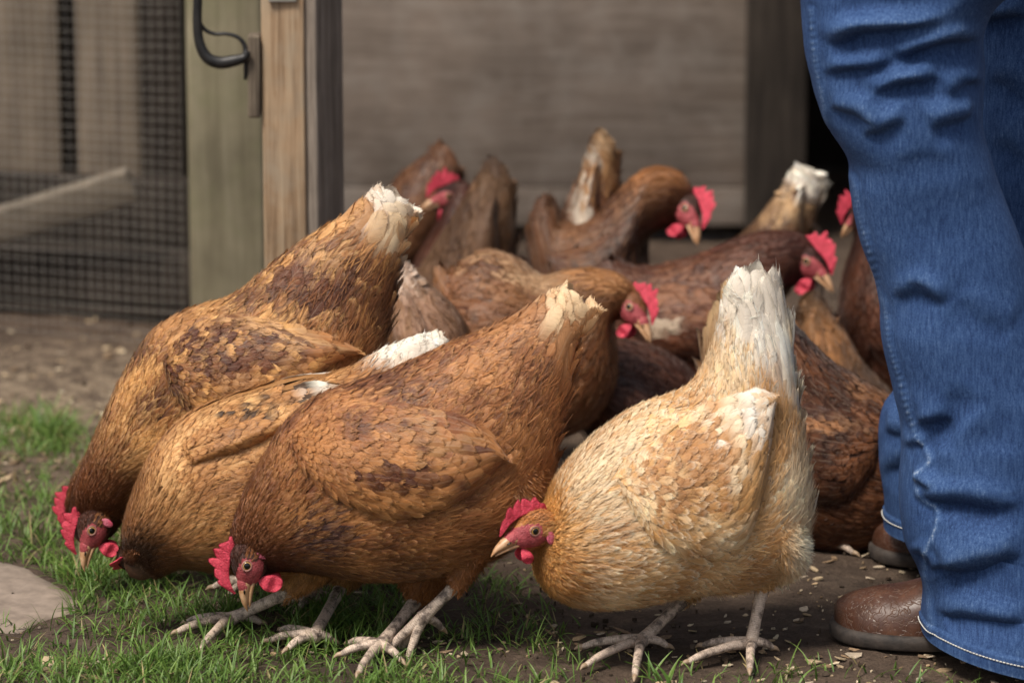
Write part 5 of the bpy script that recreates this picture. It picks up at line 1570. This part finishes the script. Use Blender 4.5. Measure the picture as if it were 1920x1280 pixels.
def boot(toe, heel, name="boot"):
    toe = np.array(toe); heel = np.array(heel); toe[2] = heel[2] = 0
    ax = toe - heel; Lg = np.linalg.norm(ax); ax /= Lg
    sd_ = np.array([ax[1], -ax[0], 0]); up = np.array([0, 0, 1.0])
    if sd_[1] > 0: sd_ = -sd_
    xs = np.array([0, .03, .12, .28, .45, .60, .74, .86, .94, .985, 1.0])
    hw = np.array([.012, .030, .036, .035, .037, .045, .050, .047, .036, .018, .004])
    ht = np.array([.10, .13, .14, .14, .112, .082, .062, .053, .045, .037, .028])
    off = np.array([0, 0, 0, .0, .002, .004, .004, .002, 0, -.002, -.003])
    K = catmull(np.stack([xs, hw, ht, off], 1), 70)
    def ring(k, grow=0, a0=0, a1=math.pi, n=40):
        a_ = np.linspace(a0, a1, n)
        return heel + ax * (k[0] * Lg) + sd_ * ((np.cos(a_) * (k[1] + grow)) + k[3])[:, None] + up * (.014 + (k[2] - .014) * np.sin(a_) ** .8)[:, None]
    mb = MB()
    V = np.stack([ring(k) for k in K])
    nz = vnoise(V, 40, 71) * .0016 + vnoise(V, 14, 72) * .002
    V[..., 2] += nz * np.clip((V[..., 2] - .016) / .01, 0, 1)
    mb.add(V, grid_faces(70, 40, False))
    # shaft up inside the trouser leg
    sc = heel + ax * (Lg * .17)
    a_ = np.linspace(0, 2 * math.pi, 32, endpoint=False)
    rows = []
    for z_, r1, r2 in ((.09, .055, .036), (.14, .056, .040), (.20, .056, .046), (.27, .058, .05), (.29, .058, .05)):
        rows.append(sc + ax * (np.cos(a_) * r1)[:, None] + sd_ * (np.sin(a_) * r2)[:, None] + up * z_)
    mb.add(np.stack(rows), grid_faces(5, 32, True))
    o = mb.build(name, M_LEATHER, person)
    sb = MB()
    def outline(grow):
        f = np.concatenate([np.stack([K[:, 0], K[:, 1] + grow, K[:, 3]], 1), np.stack([K[::-1, 0], -(K[::-1, 1] + grow), K[::-1, 3]], 1)])
        xx = heel + ax * ((f[:, 0] - .5) * (1 + grow * 4) + .5)[:, None] * Lg + sd_ * (f[:, 1] + f[:, 2])[:, None]
        return xx
    rows = []
    for g_, z_ in ((.0045, .0015), (.0062, .004), (.0066, .010), (.0060, .0155), (.003, .0172), (-.006, .0172)):
        r_ = outline(g_); r_[:, 2] = z_
        rows.append(r_)
    sb.add(np.stack(rows), grid_faces(6, 140, True))
    bot = rows[0]
    sb.add(np.concatenate([bot, bot.mean(0)[None]]), T=np.stack([np.arange(140), (np.arange(140) + 1) % 140, np.full(140, 140)], 1))
    sb.build("sole", M_SOLE, o)
boot(ground(1563, 1186), ground(2090, 1216))
boot(ground(1634, 1042), ground(2080, 1048))

# ------------------------------------------------------------------ ground cover
def stone_slab():
    pts = [ground(*p) for p in ((-160, 1050), (-60, 1046), (0, 1047), (46, 1058), (98, 1088), (142, 1112), (152, 1128), (138, 1142), (90, 1152), (40, 1170), (-20, 1176), (-160, 1182))]
    K = catmull(np.array(pts + [pts[0]]), 61)[:-1]
    c = K.mean(0)
    n = len(K)
    rows = []
    for sc_, z_ in ((1.02, -.03), (1.01, -.008), (.98, -.004), (.93, -.0015), (.7, -.0005), (.35, .0), (.02, .0)):
        r = c + (K - c) * sc_; r[:, 2] = z_ + .0018 * vnoise(r, 22, 90) + .001 * vnoise(r, 70, 91)
        rows.append(r)
    mb = MB(); mb.add(np.stack(rows), grid_faces(len(rows), n, True))
    tag(mb.build("paving_stone", M_STONE, origin=(c[0], c[1], 0)), "flat pale paving stone in the grass at the lower left edge", "paving stone")
stone_slab()

def in_stone(px, py):
    return (px < 138) & (py > 1056) & (py < 1160) & (px < 138 - np.abs(py - 1122) * 1.4 + 20)

def grass_density(px, py):
    e = lambda cx, cy, rx, ry: np.clip(1.3 - np.hypot((px - cx) / rx, (py - cy) / ry), 0, 1)
    d = np.zeros_like(px)
    d = np.maximum(d, e(150, 1000, 190, 115))
    d = np.maximum(d, e(300, 1100, 330, 90))
    d = np.maximum(d, e(480, 1150, 330, 100))
    d = np.maximum(d, .75 * e(250, 1240, 500, 60))
    d = np.maximum(d, e(620, 1275, 420, 45) * .8)
    d = np.maximum(d, .9 * e(70, 815, 110, 45))
    d = np.maximum(d, .55 * e(700, 1110, 260, 80))
    d = np.maximum(d, .40 * e(880, 1215, 240, 70))
    d = np.maximum(d, .28 * e(960, 1110, 120, 40))
    d = np.maximum(d, .9 * e(1228, 1268, 26, 14))
    d = np.maximum(d, .5 * e(1470, 1255, 60, 16))
    d = np.maximum(d, .4 * e(1400, 1262, 40, 10))
    d = np.maximum(d, .16 * e(1200, 1300, 700, 60))
    d = np.maximum(d, .8 * e(200, 1380, 700, 110))
    d = np.maximum(d, .5 * e(-200, 1000, 250, 200))
    d = np.where(in_stone(px, py), 0, d)
    d = np.where((py > 1190) & (px < 210) & (py < 1235), d * .35, d)
    return d

def blades():
    n = 260000
    x = rng.uniform(-.85, .85, n); y = rng.uniform(3.55, 5.2, n)
    P = np.stack([x, y, np.zeros(n)], 1)
    px, py = project(P)
    cl = .42 + .75 * vnoise(P, 17, 40) + .55 * vnoise(P, 50, 41)
    d = grass_density(px, py) * np.clip(cl * 1.2, .08, 1)
    keep = rng.uniform(size=n) < d * .75
    P, px, py, d = P[keep], px[keep], py[keep], d[keep]
    n = len(P)
    P[:, 2] = ground_h(P[:, 0], P[:, 1])
    ln = rng.uniform(.018, .056, n) * (.6 + .6 * d) * np.where(rng.uniform(size=n) < .06, 1.5, 1)
    tuft = np.hypot((px - 1228) / 40, (py - 1268) / 22) < 1
    ln = np.where(tuft, rng.uniform(.035, .06, n), ln)
    wd = rng.uniform(.0010, .0024, n) * np.where(tuft, 1.6, 1)
    az = rng.uniform(0, 2 * math.pi, n)
    tilt = np.abs(rng.normal(size=n)) * .45 + .12
    bend = rng.uniform(.2, 1.3, n)
    nt = 6
    t = np.linspace(0, 1, nt)[None, :]
    th = tilt[:, None] + bend[:, None] * t
    r = np.cumsum(np.sin(th), 1) / nt * ln[:, None]; z = np.cumsum(np.cos(th), 1) / nt * ln[:, None]
    r -= r[:, :1]; z -= z[:, :1] + .001
    ctr = P[:, None] + np.stack([np.cos(az)[:, None] * r, np.sin(az)[:, None] * r, z], -1)
    az2 = az + math.pi / 2 + rng.normal(size=n) * .5
    sd2 = np.stack([np.cos(az2), np.sin(az2), np.zeros(n)], -1)[:, None]
    w_ = (wd[:, None] * .5 * (1 - t ** 1.8) * (.7 + .6 * np.clip(t * 3, 0, 1)) + .0001)[..., None]
    keelz = np.zeros((n, nt, 1, 3)); keelz[..., 2] = -.0004
    V = np.stack([ctr - sd2 * w_, ctr, ctr + sd2 * w_], 2)
    V[:, :, 1, 2] -= w_[..., 0] * .5
    base = np.array([.072, .155, .028]); alt = np.array([.15, .235, .052]); dry = np.array([.34, .27, .13])
    k = rng.uniform(size=(n, 1))
    c = base + (alt - base) * k
    c = c * rng.uniform(.7, 1.25, (n, 1))
    isdry = (rng.uniform(size=(n, 1)) < .06)
    c = np.where(isdry, dry * rng.uniform(.6, 1.2, (n, 1)), c)
    tip = c * 1.25 + np.array([.02, .02, .0])
    cc = c[:, None] + (tip - c)[:, None] * t[..., None]
    cc = np.repeat(cc[:, :, None], 3, 2)
    q = grid_faces(nt, 3, False)
    Q = (np.arange(n)[:, None, None] * (nt * 3) + q[None]).reshape(-1, 4)
    mb = MB(); mb.add(V.reshape(-1, 3), Q, col=np.clip(cc, 0, 1).reshape(-1, 3))
    tag(mb.build("grass", M_GRASS), "short green grass with dry blades around the feet of the hens at left", "grass", kind='stuff')
blades()

def litter(name, mat, n, dens, size, thick, cols, label, cat, seed, rag=.35):
    x = rng.uniform(-1.0, 1.0, n); y = rng.uniform(3.5, 5.9, n)
    P = np.stack([x, y, np.zeros(n)], 1)
    px, py = project(P)
    cl = np.clip(.5 + .8 * vnoise(P, 12, seed), .1, 1)
    keep = (rng.uniform(size=n) < dens(px, py) * cl) & ~in_stone(px, py)
    P = P[keep]; n = len(P)
    P[:, 2] = ground_h(P[:, 0], P[:, 1])
    m = 7
    a = (np.arange(m) / m * 2 * math.pi)[None] + rng.uniform(-rag, rag, (n, m))
    r = rng.uniform(.55, 1.0, (n, m))
    sx = size[0] + (size[1] - size[0]) * rng.uniform(size=n) ** 2.6
    asp = rng.uniform(.25, .85, n)
    lx = np.cos(a) * r * sx[:, None] * .5; ly = np.sin(a) * r * (sx * asp)[:, None] * .5
    th = thick[0] + (thick[1] - thick[0]) * rng.uniform(size=n)
    curl = rng.normal(size=n) * 14
    zt = np.abs(curl)[:, None] * lx ** 2
    top = np.stack([lx, ly, zt + th[:, None]], -1); bot = np.stack([lx * 1.02, ly * 1.02, zt], -1)
    cen = np.stack([np.zeros(n), np.zeros(n), th], -1)[:, None]
    V = np.concatenate([top, bot, cen], 1)
    # random attitude
    yaw = rng.uniform(0, 2 * math.pi, n); tl = rng.normal(size=n) * .17; tl2 = rng.normal(size=n) * .17
    cz, sz = np.cos(yaw), np.sin(yaw)
    V[..., 2] += V[..., 0] * np.tan(tl)[:, None] + V[..., 1] * np.tan(tl2)[:, None]
    X = V[..., 0] * cz[:, None] - V[..., 1] * sz[:, None]; Yq = V[..., 0] * sz[:, None] + V[..., 1] * cz[:, None]
    zmin = V[..., 2].min(1)
    V = np.stack([X + P[:, :1], Yq + P[:, 1:2], V[..., 2] - zmin[:, None] * .6 + P[:, 2:3] + .0006], -1)
    j = np.arange(m); j2 = (j + 1) % m
    T1 = np.stack([np.full(m, 2 * m), j, j2], 1)
    Q1 = np.stack([j, m + j, m + j2, j2], 1)
    kk = 2 * m + 1
    T = (np.arange(n)[:, None, None] * kk + T1[None]).reshape(-1, 3)
    Q = (np.arange(n)[:, None, None] * kk + Q1[None]).reshape(-1, 4)
    cols = np.array(cols)
    c = cols[rng.integers(0, len(cols), n)] * rng.uniform(.7, 1.2, (n, 1))
    mb = MB(); mb.add(V.reshape(-1, 3), Q, T, col=np.repeat(c, kk, 0))
    tag(mb.build(name, mat, smooth=False), label, cat, kind='stuff')

def chip_d(px, py):
    d = .16 + 0 * px
    d = np.where((py > 1040) & (px > 500), .55, d)
    d = np.where((py > 1180) & (px > 850), .9, d)
    d = np.where(py > 1230, np.maximum(d, .7), d)
    d = np.where((px < 260) & (py > 640) & (py < 920), .95, d)
    d = np.where((px < 400) & (py > 930) & (py < 1180), .12, d)
    return d
litter("wood_chips", M_CHIP, 16000, chip_d, (.003, .023), (.0006, .002),
       [(.50, .38, .24), (.42, .30, .18), (.60, .49, .34), (.30, .20, .12), (.22, .15, .095), (.52, .42, .31)], "pale wood chips and shavings scattered over the dirt", "wood chips", 61)
litter("dirt_crumbs", M_CLOD, 9000, lambda px, py: np.where(px > 500, .8, .4), (.002, .011), (.0015, .005),
       [(.05, .035, .025), (.08, .058, .042), (.11, .083, .062)], "small crumbs of brown soil strewn on the ground", "soil", 66, .2)
